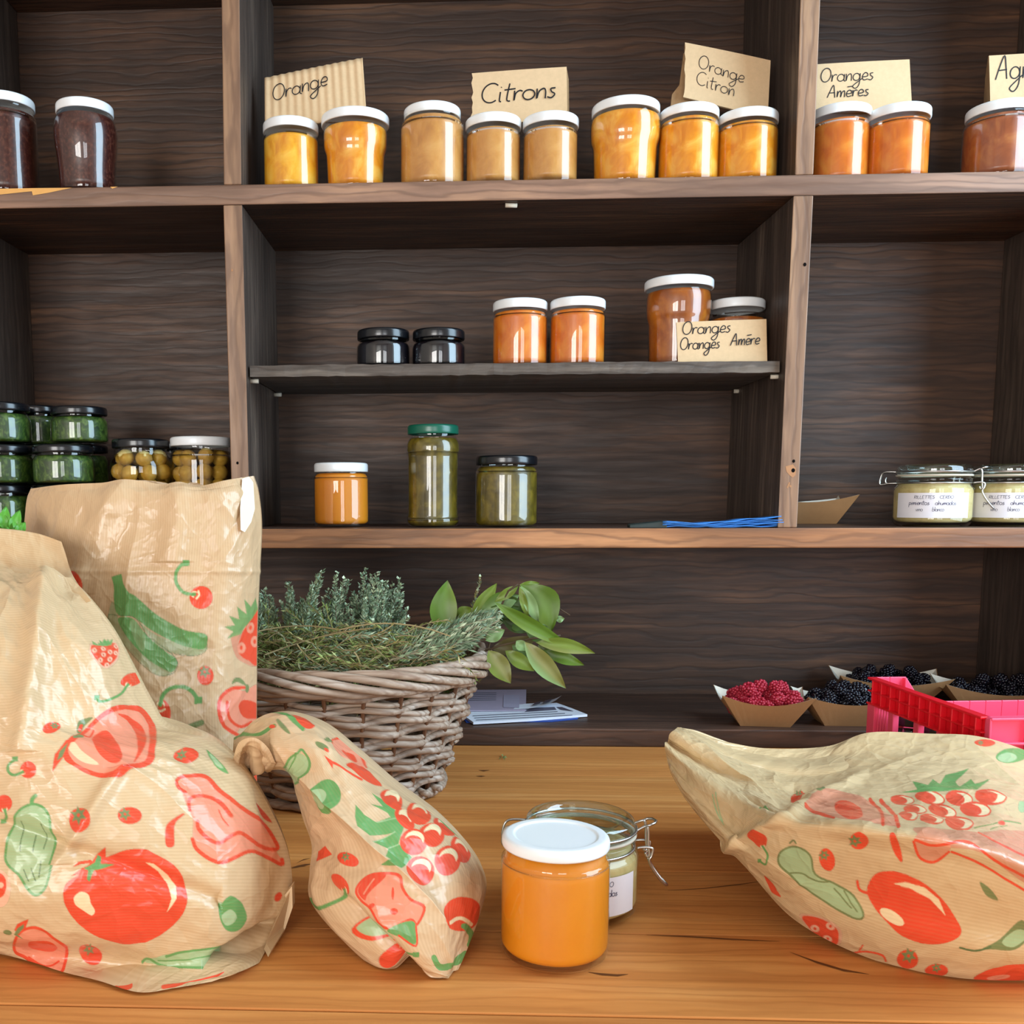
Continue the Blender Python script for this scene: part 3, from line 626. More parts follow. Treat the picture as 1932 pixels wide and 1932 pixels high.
def cards(J):
    zl = lambda k: J[k][3]
    def py(k, px, Y):       # pixel row at which a point on the lid of jar k at depth Y shows
        P = np.array([xx(px, 200, Y), Y, zl(k)]); d = P - CAM; return P_Y + F_PX * float(d @ DWN) / float(d @ FWD)
    Y = YF + .060
    card('ribbed brown card reading Orange propped on two marmalade jars', [(499, 147), (684, 109), (692, py(4, 691, Y) + 1), (500, py(3, 500, Y) + 0)], Y, .012,
         [('Orange', .07, .50, .155, dict(slant=.12, pen=.0013, stretch=1.35, dy=.17))], ribs=.0007)
    card('flat brown card reading Citrons propped on two lemon jars', [(892, 138), (1069, 126), (1071, py(7, 1071, Y)), (889, py(6, 889, Y))], Y, .010,
         [('Citrons', .08, .62, .19, dict(slant=.15, pen=.0019, stretch=1.5, dy=.06))], torn=True, fold=[(1069, 127, .0105), (1073, 150, .016), (1074, py(7, 1074, Y), .008), (1071, py(7, 1071, Y), .002)])
    card('pale tilted card with a torn left edge reading Orange Citron', [(1293, 80), (1454, 114), (1449, py(10, 1449, Y)), (1290, 184)], Y - .004, .012,
         [('Orange', .15, .42, .12, dict(slant=.12, pen=.0010, stretch=1.3, dy=-.14)), ('Citron', .13, .72, .12, dict(slant=.12, pen=.0010, stretch=1.3, dy=-.12))], torn=True,
         fold=[(1290, 100, .016), (1282, 160, .014), (1268, 178, .012), (1264, py(9, 1266, Y), .008), (1300, py(9, 1300, Y), .004), (1330, 150, .012)])
    card('brown card reading Oranges Ameres propped behind the right upright', [(1528, 122), (1716, 112), (1722, py(12, 1722, Y)), (1524, py(11, 1524, Y + .01))], Y + .004, .010,
         [('Oranges', .10, .38, .14, dict(slant=.12, pen=.0012, stretch=1.25, dy=.02)), ('Amères', .18, .70, .125, dict(slant=.12, pen=.0013, stretch=1.3, dy=.05))])
    card('brown folded card beginning Agr at the right edge of the picture', [(1866, 105), (2040, 96), (2044, 186), (1868, py(13, 1868, Y) - 0)], Y, .010,
         [('Agrumes', .06, .46, .22, dict(slant=.12, pen=.0017, stretch=1.0, dy=-.02))], fold=[(1866, 105, .011), (1860, 150, .02), (1857, py(13, 1857, Y), .03), (1868, py(13, 1868, Y), .002)])
    Yc = YF + .022
    def p2(px, Y): 
        P = np.array([xx(px, 680, Y), Y, S2T + .0013]); d = P - CAM; return P_Y + F_PX * float(d @ DWN) / float(d @ FWD)
    card('brown card reading Oranges Oranges Amere leaning on the jars of the rough shelf', [(1276, 608), (1446, 602), (1448, p2(1448, Yc)), (1279, p2(1279, Yc))], Yc, .008,
         [('Oranges', .05, .32, .16, dict(slant=.18, pen=.0013, stretch=1.25, dy=.03)), ('Oranges', .02, .70, .15, dict(slant=.18, pen=.0013, stretch=1.1, dy=.03)), ('Amère', .59, .62, .145, dict(slant=.2, pen=.0013, stretch=1.15, dy=.04))])

# ------------------------------------------------------------------ swing-top jars
def kilner(label, loc, rz, s, text=True):
    """glass swing-top jar, base at loc; s scales the 0.103 m wide original"""
    t = thing('swing_top_jar', label, 'jar', loc, rz)
    q = lambda pts: [(r * s, z * s) for r, z in pts]
    body = [(0, .002), (.036, .002), (.041, 0), (.046, .001), (.050, .005), (.0515, .011), (.0515, .050), (.0505, .054), (.0475, .0575), (.0465, .060), (.0470, .0625), (.0485, .0640), (.0485, .0668), (.0465, .0680), (.0450, .0700)]
    MB().lathe(q(body[:3] + rnd_prof(body[2:], 4)[1:]), 72).obj('glass_body', M_GLASS_G, t, True)
    fill = [(0, .006), (.044, .006), (.0485, .009), (.0502, .013), (.0502, .050), (.0488, .0535), (.0462, .0565), (.0450, .0605), (0, .0615)]
    MB().lathe(q(fill), 64).obj('filling', C_RILL, t, True)
    gask = [(.0440, .0700), (.0490, .0700), (.0495, .0712), (.0490, .0726), (.0440, .0726), (.0440, .0700)]
    MB().lathe(q(gask), 64).obj('gasket', plain('pale_rubber', srgb(196, 186, 168), .6, .3, .05, 200) if 'pale_rubber' not in bpy.data.materials else bpy.data.materials['pale_rubber'], t, True)
    lid = [(0, .0795), (.026, .0795), (.0335, .0805), (.0365, .0845), (.0400, .0865), (.0440, .0862), (.0472, .0840), (.0482, .0800), (.0480, .0745), (.0465, .0728)]
    under = [(.0440, .0728), (.0400, .0750), (.0360, .0740), (.0330, .0720), (0, .0722)]
    MB().lathe(q(rnd_prof(lid, 4) + under), 72).obj('glass_lid', M_GLASS_L, t, True)
    w = .0012 * s
    S = lambda pts: [tuple(c * s for c in p) for p in pts]
    nk = [(.0476 * cos(a), .0476 * sin(a), .0608) for a in np.linspace(0, 2 * pi, 48, endpoint=False)]
    MB().tube(S(nk), w, 8, True).obj('neck_wire', M_STEEL, t, True)
    nk = [(.0492 * cos(a), .0492 * sin(a), .0765) for a in np.linspace(0, 2 * pi, 48, endpoint=False)]
    MB().tube(S(nk), w, 8, True).obj('lid_wire', M_STEEL, t, True)
    hg = MB()                                           # hinge at the left: two loops out and down to the neck
    for yy in (-.011, .011):
        hg.tube(S(spline([(-.0475, yy, .0765), (-.060, yy * .9, .0770), (-.0665, yy * .75, .0745), (-.0690, yy * .7, .066), (-.0690, yy * .7, .0605), (-.0660, yy * .75, .0590), (-.058, yy * .9, .0605), (-.047, yy, .0608)], 5)), w, 8)
    hg.tube(S([(-.0690, -.0077, .0605), (-.0690, .0077, .0605)]), w, 8)
    hg.tube(S(spline([(-.0475, -.004, .0608), (-.060, -.004, .0610), (-.062, -.004, .066), (-.061, -.003, .069)], 5)), w, 8)
    hg.obj('hinge_wire', M_STEEL, t, True)
    cl = MB()                                           # clasp at the right: link down from the lid, lever hanging
    for yy in (-.008, .008):
        cl.tube(S(spline([(.0485, yy * 1.2, .0765), (.0560, yy, .0800), (.0585, yy, .0760), (.0590, yy, .0640), (.0600, yy, .0540), (.0580, yy * .9, .0525), (.0565, yy * .9, .0560)], 5)), w, 8)
    cl.tube(S([(.0560, -.008, .0800), (.0600, -.009, .0815), (.0640, -.006, .0825), (.0665, 0, .0825), (.0640, .006, .0825), (.0600, .009, .0815), (.0560, .008, .0800)]), w, 8)
    cl.obj('clasp_wire', M_STEEL, t, True)
    lv = MB()
    lv.tube(S(spline([(.0490, -.010, .0608), (.0570, -.009, .0615), (.0625, -.009, .0600), (.0620, -.009, .0540), (.0600, -.009, .0490), (.0640, -.008, .0400), (.0720, -.006, .0290), (.0760, -.003, .0250), (.0770, 0, .0245), (.0760, .003, .0250), (.0720, .006, .0290), (.0640, .008, .0400), (.0600, .009, .0490), (.0620, .009, .0540), (.0625, .009, .0600), (.0570, .009, .0615), (.0490, .010, .0608)], 5)), w, 8)
    lv.obj('clasp_lever', M_STEEL, t, True)
    # sticky label around the front
    R = .0519 * s; a0, a1, z0, z1 = radians(-90 - 57), radians(-90 + 57), .0125 * s, .0470 * s; n = 28
    def cyl(u, v, d=0): a = a0 + (a1 - a0) * u; return ((R + d) * cos(a), (R + d) * sin(a), z0 + (z1 - z0) * v)
    v = [cyl(i / n, j) for j in (0, 1) for i in range(n + 1)]; v += [cyl(i / n, j, .0002) for j in (0, 1) for i in range(n + 1)]
    k = 2 * n + 2
    lb = obj('label', mesh('label', v, [(k + i, k + i + 1, k + n + 2 + i, k + n + 1 + i) for i in range(n)], M_LABEL, True), t)
    W = R * (a1 - a0); H = z1 - z0
    mf = lambda a, b: cyl(a / W, b / H, .0004)
    write('RILLETTES', mf, W * .27, H * .77, H * .06, .1, .0006, 'handwriting', M_INKG, lb, 1.6); write('CERDO', mf, W * .58, H * .77, H * .06, .1, .0006, 'handwriting', M_INKG, lb, 1.6)
    write('pimientos', mf, W * .20, H * .52, H * .095, .1, .0007, 'handwriting', M_INKB, lb, 1.3); write('ahumados', mf, W * .53, H * .52, H * .085, .1, .0006, 'handwriting', M_INKB, lb, 1.3)
    write('vino', mf, W * .30, H * .27, H * .085, .1, .0006, 'handwriting', M_INKG, lb, 1.1); write('blanco', mf, W * .50, H * .27, H * .085, .1, .0006, 'handwriting', M_INKG, lb, 1.1)
    return t
def kilners():
    Y = YF + .065
    for px, lab in ((1760, 'swing top jar of rillettes beside the empty kraft tray on the shelf, whole'), (1902, 'swing top jar of rillettes on the shelf, cut by the right edge of the picture')):
        x = xx(px, 940, Y); s = 136 * mpp((x, Y, 1.1)) / .103
        kilner(lab, (x, Y, S3T), -atan2(x, Y), s)
    P = atz(1092, 1712, TABLE); s = 222 * mpp(P) / .103
    kilner('swing top jar of rillettes on the table, half hidden behind the large orange jar', P, radians(-3), s * .97)
# ------------------------------------------------------------------ kraft trays and berries
def tray_mesh(bw, bd, tw, td, h, peak):
    """boat-shaped card tray: base bw x bd, rim tw x td, corners peak above the rim"""
    n = 10; rim = []; base = []
    B = [(-bw / 2, -bd / 2), (bw / 2, -bd / 2), (bw / 2, bd / 2), (-bw / 2, bd / 2)]; T = [(-tw / 2, -td / 2), (tw / 2, -td / 2), (tw / 2, td / 2), (-tw / 2, td / 2)]
    for k in range(4):
        for i in range(n):
            u = i / n; a, b = B[k], B[(k + 1) % 4]; c, d = T[k], T[(k + 1) % 4]
            base.append((a[0] + (b[0] - a[0]) * u, a[1] + (b[1] - a[1]) * u, 0))
            s = (2 * u - 1) ** 2; ins = 1 - .06 * (1 - s)
            rim.append(((c[0] + (d[0] - c[0]) * u) * ins, (c[1] + (d[1] - c[1]) * u) * ins, h + peak * s))
    m = 4 * n
    f = [(i, (i + 1) % m, m + (i + 1) % m, m + i) for i in range(m)] + [tuple(range(m - 1, -1, -1))]
    return base + rim, f
def tray(label, px, py, z, rz, dims=(.066, .050, .118, .088, .036, .012), off=.025):
    P = atz(px, py, z); loc = (P[0], P[1] + off, z)
    t = thing('kraft_tray', label, 'tray', loc, rz)
    v, f = tray_mesh(*dims); obj('tray_wall', mesh('tray_wall', v, f, M_TRAY), t)
    v2 = [(a * .985, b * .985, c + (.0008 if i < len(v) // 2 else -.0002)) for i, (a, b, c) in enumerate(v)]
    tag(obj('lining', mesh('lining', v2, [tuple(reversed(q)) for q in f], M_TRAYIN), t), 'white inner face of the tray')
    return t, loc
def berry_mesh(name, r, h, mat, bumps, br, seed):
    rg = random.Random(seed); mb = MB()
    mb.lathe([(0, 0), (r * .5, .001), (r * .8, h * .25), (r * .85, h * .5), (r * .6, h * .8), (0, h * .93)], 10)
    for i in range(bumps):
        zf = (i + .5) / bumps; a = i * 2.39996 + rg.uniform(-.1, .1)
        ph = zf ** .9; rr = r * (sin(pi * min(.97, .12 + .80 * (1 - ph))) ** .6) * .93; z = h * (.08 + .86 * ph)
        c = Vector((rr * cos(a), rr * sin(a), z)); s = br * rg.uniform(.88, 1.1)
        m = MB().lathe([(0, -s), (s * .75, -s * .62), (s, 0), (s * .75, s * .62), (0, s)], 7)
        mb.add([Vector(p) + c for p in m.v], m.f)
    return mb.mesh(name, mat, True)
def berries():
    mr = NTberry('raspberry_skin', srgb(150, 22, 44), srgb(196, 48, 70), .38); mbk = NTberry('blackberry_skin', srgb(8, 7, 14), srgb(24, 18, 30), .16)
    rasp = [berry_mesh('raspberry', .0088, .0165, mr, 46, .0023, s) for s in range(3)]
    blk = [berry_mesh('blackberry', .0088, .0165, mbk, 40, .0027, s + 9) for s in range(3)]
    def fill(loc, rz, kinds, name, label, group, w=.080, d=.052, z0=.012, layers=((6, 4), (6, 4), (5, 3), (3, 2)), r=.0088, seed=0):
        rg = random.Random(seed); zb = loc[2] + z0
        for L, (nx, ny) in enumerate(layers):
            g = (1.0, 1.30, 1.15, .75)[L]; sx = w * g; sy = d * g
            for i in range(nx):
                for j in range(ny):
                    x = (i + .5 + rg.uniform(-.22, .22)) / nx - .5; y = (j + .5 + rg.uniform(-.22, .22)) / ny - .5
                    if L >= 2 and rg.random() < .2: continue
                    x *= sx; y *= sy
                    o = obj(name, rg.choice(kinds), None, (loc[0] + x * cos(rz) - y * sin(rz), loc[1] + x * sin(rz) + y * cos(rz), zb + L * .0095 + rg.uniform(0, .003)), (rg.uniform(-1.3, 1.3), rg.uniform(-1.3, 1.3), rg.uniform(0, 6)))
                    s = rg.uniform(.9, 1.12); o.scale = (s, s, s)
                    tag(o, label, 'berry', group)
    t, l = tray('brown card tray heaped with raspberries, leftmost of the berry trays', 1447, 1371, BT, radians(-6), (.070, .046, .130, .085, .034, .014), .023)
    fill(l, radians(-6), rasp, 'raspberry', 'ripe raspberry in the leftmost brown card tray', 'raspberries in the card tray', .070, .032, .016, seed=3)
    t, l = tray('brown card tray of blackberries between the raspberries and the red crate', 1604, 1370, BT, radians(-2), (.070, .046, .134, .085, .034, .012), .023)
    fill(l, radians(-2), blk, 'blackberry', 'blackberry in the tray between the raspberries and the red crate', 'blackberries in the middle tray', .074, .032, .016, seed=5)
    t, l = tray('brown card tray of blackberries at the back behind the red crate', 1690, 1338, BT, radians(-10), (.080, .050, .165, .095, .040, .014), .03)
    fill(l, radians(-10), blk, 'blackberry', 'blackberry in the tray behind the red crate', 'blackberries in the back tray', .088, .036, .020, seed=7)
    t, l = tray('brown card tray of blackberries at the right edge beside the red crate', 1905, 1362, BT, radians(-12), (.080, .050, .165, .095, .040, .014), .04)
    fill(l, radians(-12), blk, 'blackberry', 'blackberry in the rightmost tray at the edge of the picture', 'blackberries in the right tray', .092, .038, .020, seed=11)
    t, l = tray('empty brown card tray on the shelf half hidden behind the right upright', 1525, 989, S3T, 0, (.105, .052, .160, .085, .034, .012), .05)
def NTberry(name, a, b, rough):
    n = NT(name); nz = n.noise(n.coord(), 120, 2).outputs[0]
    n.set(n.mix(nz, a, b), rough, None, Subsurface_Weight=.12, Subsurface_Scale=.004); return n.m

# ------------------------------------------------------------------ red plastic crate in front of the shelving
def crate():
    A = at(1646, 1277, YF - .075); zt = float(A[2]); x0 = float(A[0]); ya = YF - .075
    d = ray(1862, 1352); B = CAM + d * ((zt - CAM[2]) / d[2]); yb = float(B[1]); x1 = x0 + .36; z0 = TABLE
    H = zt - z0; rz = atan2(B[0] - A[0], A[1] - B[1]); t = thing('plastic_crate', 'bright red slatted plastic crate standing on the table in front of the berry trays', 'crate', (x0, ya, z0), rz)
    L = math.hypot(B[0] - A[0], A[1] - B[1]); w = .0032
    P = lambda name, mb: mb.obj(name, M_CRATE if name in ('top_band', 'crate_floor') else M_CRATE_LIT, t, bevel=.0009)
    m = MB()                                     # left wall, running towards the camera (local y from 0 to -L)
    band = .036
    m.box((0, -L, H - band), (w, 0, H - band + .003)).box((0, -L, H - .004), (w + .002, 0, H)).box((.0022, -L, H - band), (w + .001, 0, H))
    m.box((-.007, -L, H - .003), (.004, 0, H)).box((-.007, -L, H - band), (.002, 0, H - band + .0025)).box((-.006, -L, H - band / 2 - .001), (.002, 0, H - band / 2 + .001))
    for i in range(11):
        y = -L * (i + .5) / 11; m.box((-.006, y - .0011, H - band), (.002, y + .0011, H - .002))
    P('top_band', m)
    s = MB(); zb, zq = .016, H - band
    s.box((0, -L, 0), (w, 0, zb)).box((-.004, -L, .012), (w, 0, .016)).box((-.004, -L, 0), (w, 0, .003))
    def bar(u0, u1, d=0): s.box((-.002 - d, -L * u1, zb - .001), (w, -L * u0, zq + .002))
    for u0, u1 in ((0, .075), (.215, .265), (.455, .50), (.655, .70), (.865, 1.0)): bar(u0, u1, .003)
    for k in range(5): bar(.086 + k * .027, .095 + k * .027)
    for k in range(4): bar(.715 + k * .036, .728 + k * .036)
    P('side_wall', s)
    f = MB(); W = x1 - x0                       # wall nearest the camera
    f.box((0, -L, 0), (W, -L + w, H)).box((0, -L - .009, H - .003), (W, -L, H)).box((0, -L - .008, H - .031), (W, -L, H - .028)).box((0, -L - .008, .03), (W, -L, .033))
    for k in range(9): x = W * k / 8; f.box((x - .0013, -L - .008, 0), (x + .0013, -L, H - .001))
    P('end_wall', f)
    g = MB(); N = 16; pr = []                    # far wall: high at the corners, dipping to a grip between
    for i in range(N + 1):
        u = i / N; x = W * u; dip = .034 * (1 - math.cos(min(1, max(0, (x - .045) / .025)) * pi)) / 2 if x < W / 2 else .034 * (1 - math.cos(min(1, max(0, (W - .045 - x) / .025)) * pi)) / 2
        pr.append((x, H - dip))
    for (xa, za), (xb, zb2) in zip(pr[:-1], pr[1:]): g.hexa([(xa, -w, 0), (xb, -w, 0), (xb, 0, 0), (xa, 0, 0)], [(xa, -w, za), (xb, -w, zb2), (xb, 0, zb2), (xa, 0, za)])
    g.box((.040, -.010, .03), (.0425, 0, H - .001))
    P('end_wall', g)
    r = MB().box((W - w, -L, 0), (W, 0, H)); P('side_wall', r)
    P('crate_floor', MB().box((w, -L + w, .001), (W - w, -w, .004)))
    for k, (x, y, lab) in enumerate(((.037, -.038, 'black lidded jelly jar inside the red crate, seen through its far opening'), (.037, -.108, 'black lidded jelly jar inside the red crate, seen through its near opening'))):
        X, Yc, z = x0 + x * cos(rz) - y * sin(rz), ya + x * sin(rz) + y * cos(rz), TABLE + .0045; R = .031; h = .072
        j = thing('jelly_jar', lab, 'jar', (X, Yc, z), 0, None)
        pf = rnd_prof([(a * R, b * (h - .011)) for a, b in SHAPES['short']][1:], 3)
        MB().lathe([(0, 0)] + pf, 40).obj('glass_body', M_GLASS, j, True)
        MB().lathe([(0, .003)] + [(a - .0012, b * .86 + .003) for a, b in pf if b < .05], 40).obj('filling', C_BLACK, j, True)
        obj('lid', lid_mesh(R, .013, M_BLACK), j, (0, 0, h - .013))

# ------------------------------------------------------------------ papers, blue sheets
def slab(name, pts, mat, th, parent=None, label=None, cat=None):
    n = len(pts); v = [tuple(p) for p in pts] + [(p[0], p[1], p[2] + th) for p in pts]
    f = [tuple(range(n - 1, -1, -1)), tuple(range(n, 2 * n))] + [(i, (i + 1) % n, n + (i + 1) % n, n + i) for i in range(n)]
    me = mesh(name, v, f, mat); o = obj(name, me, parent)
    if cat: tag(o, label, cat)
    return o
def papers():
    white = plain('white_paper', srgb(226, 230, 240), .55, .3, .03, 300, .03); blue = plain('blue_card', srgb(30, 72, 160), .5, .3, .03, 300)
    grey = plain('lavender_paper', srgb(178, 166, 186), .35, .4, .03, 200, .08); photo = plain('photo_print', srgb(84, 78, 92), .4, .4, .03, 120, .5)
    z = BT
    slab('folder', [atz(*p, z) for p in ((880, 1364), (1040, 1362), (1090, 1357), (1092, 1352), (1000, 1336), (860, 1340))], blue, .0012, None, 'blue folder lying lowest under the white leaflets on the bottom shelf', 'folder')
    z += .0014
    t = thing('leaflet', 'white printed leaflet with photographs, lying over the blue folder', 'leaflet', atz(990, 1350, z))
    o = Vector(t.location); R = lambda pts, dz: [Vector(atz(a, b, z + dz)) - o for a, b in pts]
    slab('pages', R(((893, 1367), (1000, 1361), (1108, 1352), (1078, 1340), (1050, 1330), (990, 1334), (862, 1344)), 0), white, .0035, t)
    zz_ = .0040
    for pts in (((990, 1343), (1050, 1339), (1046, 1334), (1000, 1336)), ((1058, 1339), (1082, 1342), (1060, 1334), (1050, 1334))):
        slab('photo', R(pts, zz_), photo, .0002, t)
    for k in range(3): slab('text_line', R(((892 + 3 * k, 1350 + 4 * k), (1052 + 14 * k, 1342 + 3.3 * k), (1052 + 14 * k, 1343 + 3.3 * k), (892 + 3 * k, 1351 + 4 * k)), zz_), M_INKG, .0001, t)
    t2 = thing('leaflet', 'small curled white leaflet on top of the printed one', 'leaflet', atz(1020, 1334, z + .006))
    o = Vector(t2.location); n = 12; v = []
    for j in range(2):
        for i in range(n + 1):
            u = i / n; p = Vector(atz(968 + 80 * u + 12 * (j), 1338 - 10 * j - 2 * u, z + .006)); p.z += .012 * u ** 3; v.append(p - o)
    obj('sheet', mesh('sheet', v, [(i, i + 1, n + 2 + i, n + 1 + i) for i in range(n)], white, True), t2)
    lo = lambda a, b: Vector(v[0]) * (1 - a) * (1 - b) + Vector(v[n]) * a * (1 - b) + Vector(v[n + 1]) * (1 - a) * b + Vector(v[-1]) * a * b
    for k in range(2): obj('photo', mesh('photo', [lo(.40 + .24 * k, .25) + Vector((0, 0, -.0016)), lo(.58 + .24 * k, .25) + Vector((0, 0, -.0012)), lo(.58 + .24 * k, .8) + Vector((0, 0, -.0012)), lo(.40 + .24 * k, .8) + Vector((0, 0, -.0016))], [(0, 1, 2, 3)], photo), t2)
    ps = [atz(866, 1342, z + .0045), atz(992, 1341, z + .0045), at(993, 1302, YB - .012), at(868, 1303, YB - .012)]
    t3 = thing('envelope', 'lavender grey printed envelope in a clear sleeve leaning at the back behind the basket', 'envelope', ps[0])
    o = Vector(ps[0]); ps = [Vector(p) - o for p in ps]
    slab('sleeve', ps, grey, .0012, t3)
    L = lambda a, b: ps[0] * (1 - a) * (1 - b) + ps[1] * a * (1 - b) + ps[2] * a * b + ps[3] * (1 - a) * b + Vector((0, -.0004, .0018))
    obj('window', mesh('window', [L(.66, .12), L(.90, .08), L(.90, .70), L(.66, .70)], [(0, 1, 2, 3)], plain('pale_window', srgb(178, 172, 194), .4, .4, .02, 200)), t3)
    for k in range(5): obj('text_line', mesh('text_line', [L(.05, .45 + .09 * k), L(.55, .45 + .09 * k), L(.55, .475 + .09 * k), L(.05, .475 + .09 * k)], [(0, 1, 2, 3)], M_INKG), t3)
    # blue sheets on the third shelf
    bl = plain('blue_sheet', srgb(58, 124, 200), .38, .4, .05, 200, .1); dk = plain('dark_sheet_end', srgb(44, 54, 52), .5, .3, .05, 200)
    Y = YF + .018; xa, xb = xx(1246, 995, Y), xx(1479, 990, Y)
    t = thing('sheet_bundle', 'crumpled blue sheets with a dark end on the third shelf by the right upright', 'sheets', (xa, Y, S3T))
    for k in range(6):
        n = 30; v = []; rg = random.Random(k); ph = rg.uniform(0, 6)
        for j in range(3):
            for i in range(n + 1):
                u = i / n; x = (xb - xa) * (u * (1 - .012 * k)) ; fan = (.0012 + .0012 * k) * (1 + 1.3 * max(0, u - .6) * 2.5 * (k / 5))
                v.append((x, -.015 + .035 * j / 2 - .001 * k * (j == 0), max(.0005, fan + .0016 * sin(u * 9 + .4 * k) * (1 if k > 0 else .2) + .0006 * sin(u * 23 + ph + j))))
        n1 = n + 1; f = [(j * n1 + i, j * n1 + i + 1, (j + 1) * n1 + i + 1, (j + 1) * n1 + i) for j in range(2) for i in range(n)]
        o = obj('sheet', mesh('sheet', v, f, bl, True), t); md = o.modifiers.new('thick', 'SOLIDIFY'); md.thickness = .0011; md.offset = 1
    MB().hexa([(-.045, -.010, 0), (.006, -.016, 0), (.006, .018, 0), (-.045, .012, 0)], [(-.045, -.009, .004), (.006, -.015, .010), (.006, .017, .010), (-.045, .010, .005)]).obj('dark_end', dk, t, bevel=.001)

# ------------------------------------------------------------------ wicker basket
RIM = at(642, 1226, YF - .19); BK_R = 282 * mpp(RIM)
BK_C = (float(RIM[0]), float(RIM[1])); BK_H = float(RIM[2]) - TABLE
def basket():
    w1 = wood('willow_rod', srgb(132, 104, 84), srgb(184, 162, 142), srgb(214, 200, 186), 'X', .5, 1.2, .3, .25, 3.0); w2 = wood('willow_stake', srgb(84, 54, 36), srgb(122, 84, 58), srgb(150, 110, 80), 'Z', .55, 1.2, .3, .2, 3.0)
    t = thing('wicker_basket', 'large round grey brown wicker basket full of cut herbs standing on the table', 'basket', (BK_C[0], BK_C[1], TABLE))
    H = BK_H; R1 = BK_R - .012; R0 = R1 * .69; NS = 24
    rad = lambda z: R0 + (R1 - R0) * (max(0, z) / H) ** .85
    for k in range(NS):                                     # stakes
        a = 2 * pi * k / NS
        MB().tube([(rad(z) * cos(a), rad(z) * sin(a), z) for z in np.linspace(.004, H - .004, 8)], .0028, 6).obj('stake', w2, t, True)
    rows = 9; zs = np.linspace(.022, H - .030, rows); rg = random.Random(2)
    for i, z in enumerate(zs):                              # weavers passing in front of and behind the stakes
        n = NS * 8; pts = []; ph = pi * (i % 2); rr = .0044 + rg.uniform(-.0004, .0005); tilt = rg.uniform(-.002, .002); p0 = rg.uniform(0, 6)
        for k in range(n):
            a = 2 * pi * k / n
            r = rad(z) + .0056 * sin(a * NS / 2 + ph); dz = .0018 * cos(a * NS / 2 + ph) + tilt * sin(a + p0)
            pts.append((r * cos(a), r * sin(a), z + dz))
        MB().tube(pts, rr, 6, True).obj('weaver', w1, t, True)
        pts2 = [(p[0] * (1 + .0022 * sin(j * .31)), p[1] * (1 + .0022 * sin(j * .31)), p[2] + .0070) for j, p in enumerate(pts)]
        MB().tube(pts2, rr * .80, 6, True).obj('weaver', w1, t, True)
    for k in range(22):                                     # rolled border: rods spiralling round the rim
        a0 = 2 * pi * k / 22; pts = []
        for j in range(40):
            u = j / 39; a = a0 + u * 1.55; th = pi * (.95 - 1.7 * u)
            pts.append(((R1 + .004 + .0105 * cos(th)) * cos(a), (R1 + .004 + .0105 * cos(th)) * sin(a), H - .011 + .0115 * sin(th)))
        MB().tube(pts, [.0046 * min(1, .35 + 3 * min(j, 39 - j) / 39) for j in range(40)], 7).obj('border_rod', w1, t, True)
    for k in range(24):                                     # foot border
        a0 = 2 * pi * k / 24; pts = []
        for j in range(12):
            u = j / 11; a = a0 + u * .62; pts.append(((R0 + .006 + .004 * sin(u * pi)) * cos(a), (R0 + .006 + .004 * sin(u * pi)) * sin(a), .0046 + .009 * abs(u - .5)))
        MB().tube(pts, .0044, 6).obj('foot_rod', w1, t, True)
    for a in (-.62, -.42):
        MB().tube([((R0 - .004) * cos(a), (R0 - .004) * sin(a), .013), ((R0 + .022) * cos(a - .06), (R0 + .022) * sin(a - .06), .012)], .0040, 7).obj('rod_end', w1, t, True)
    MB().lathe([(0, .004), (R0, .004), (R0, .009), (0, .009)], 40).obj('bottom', w2, t)

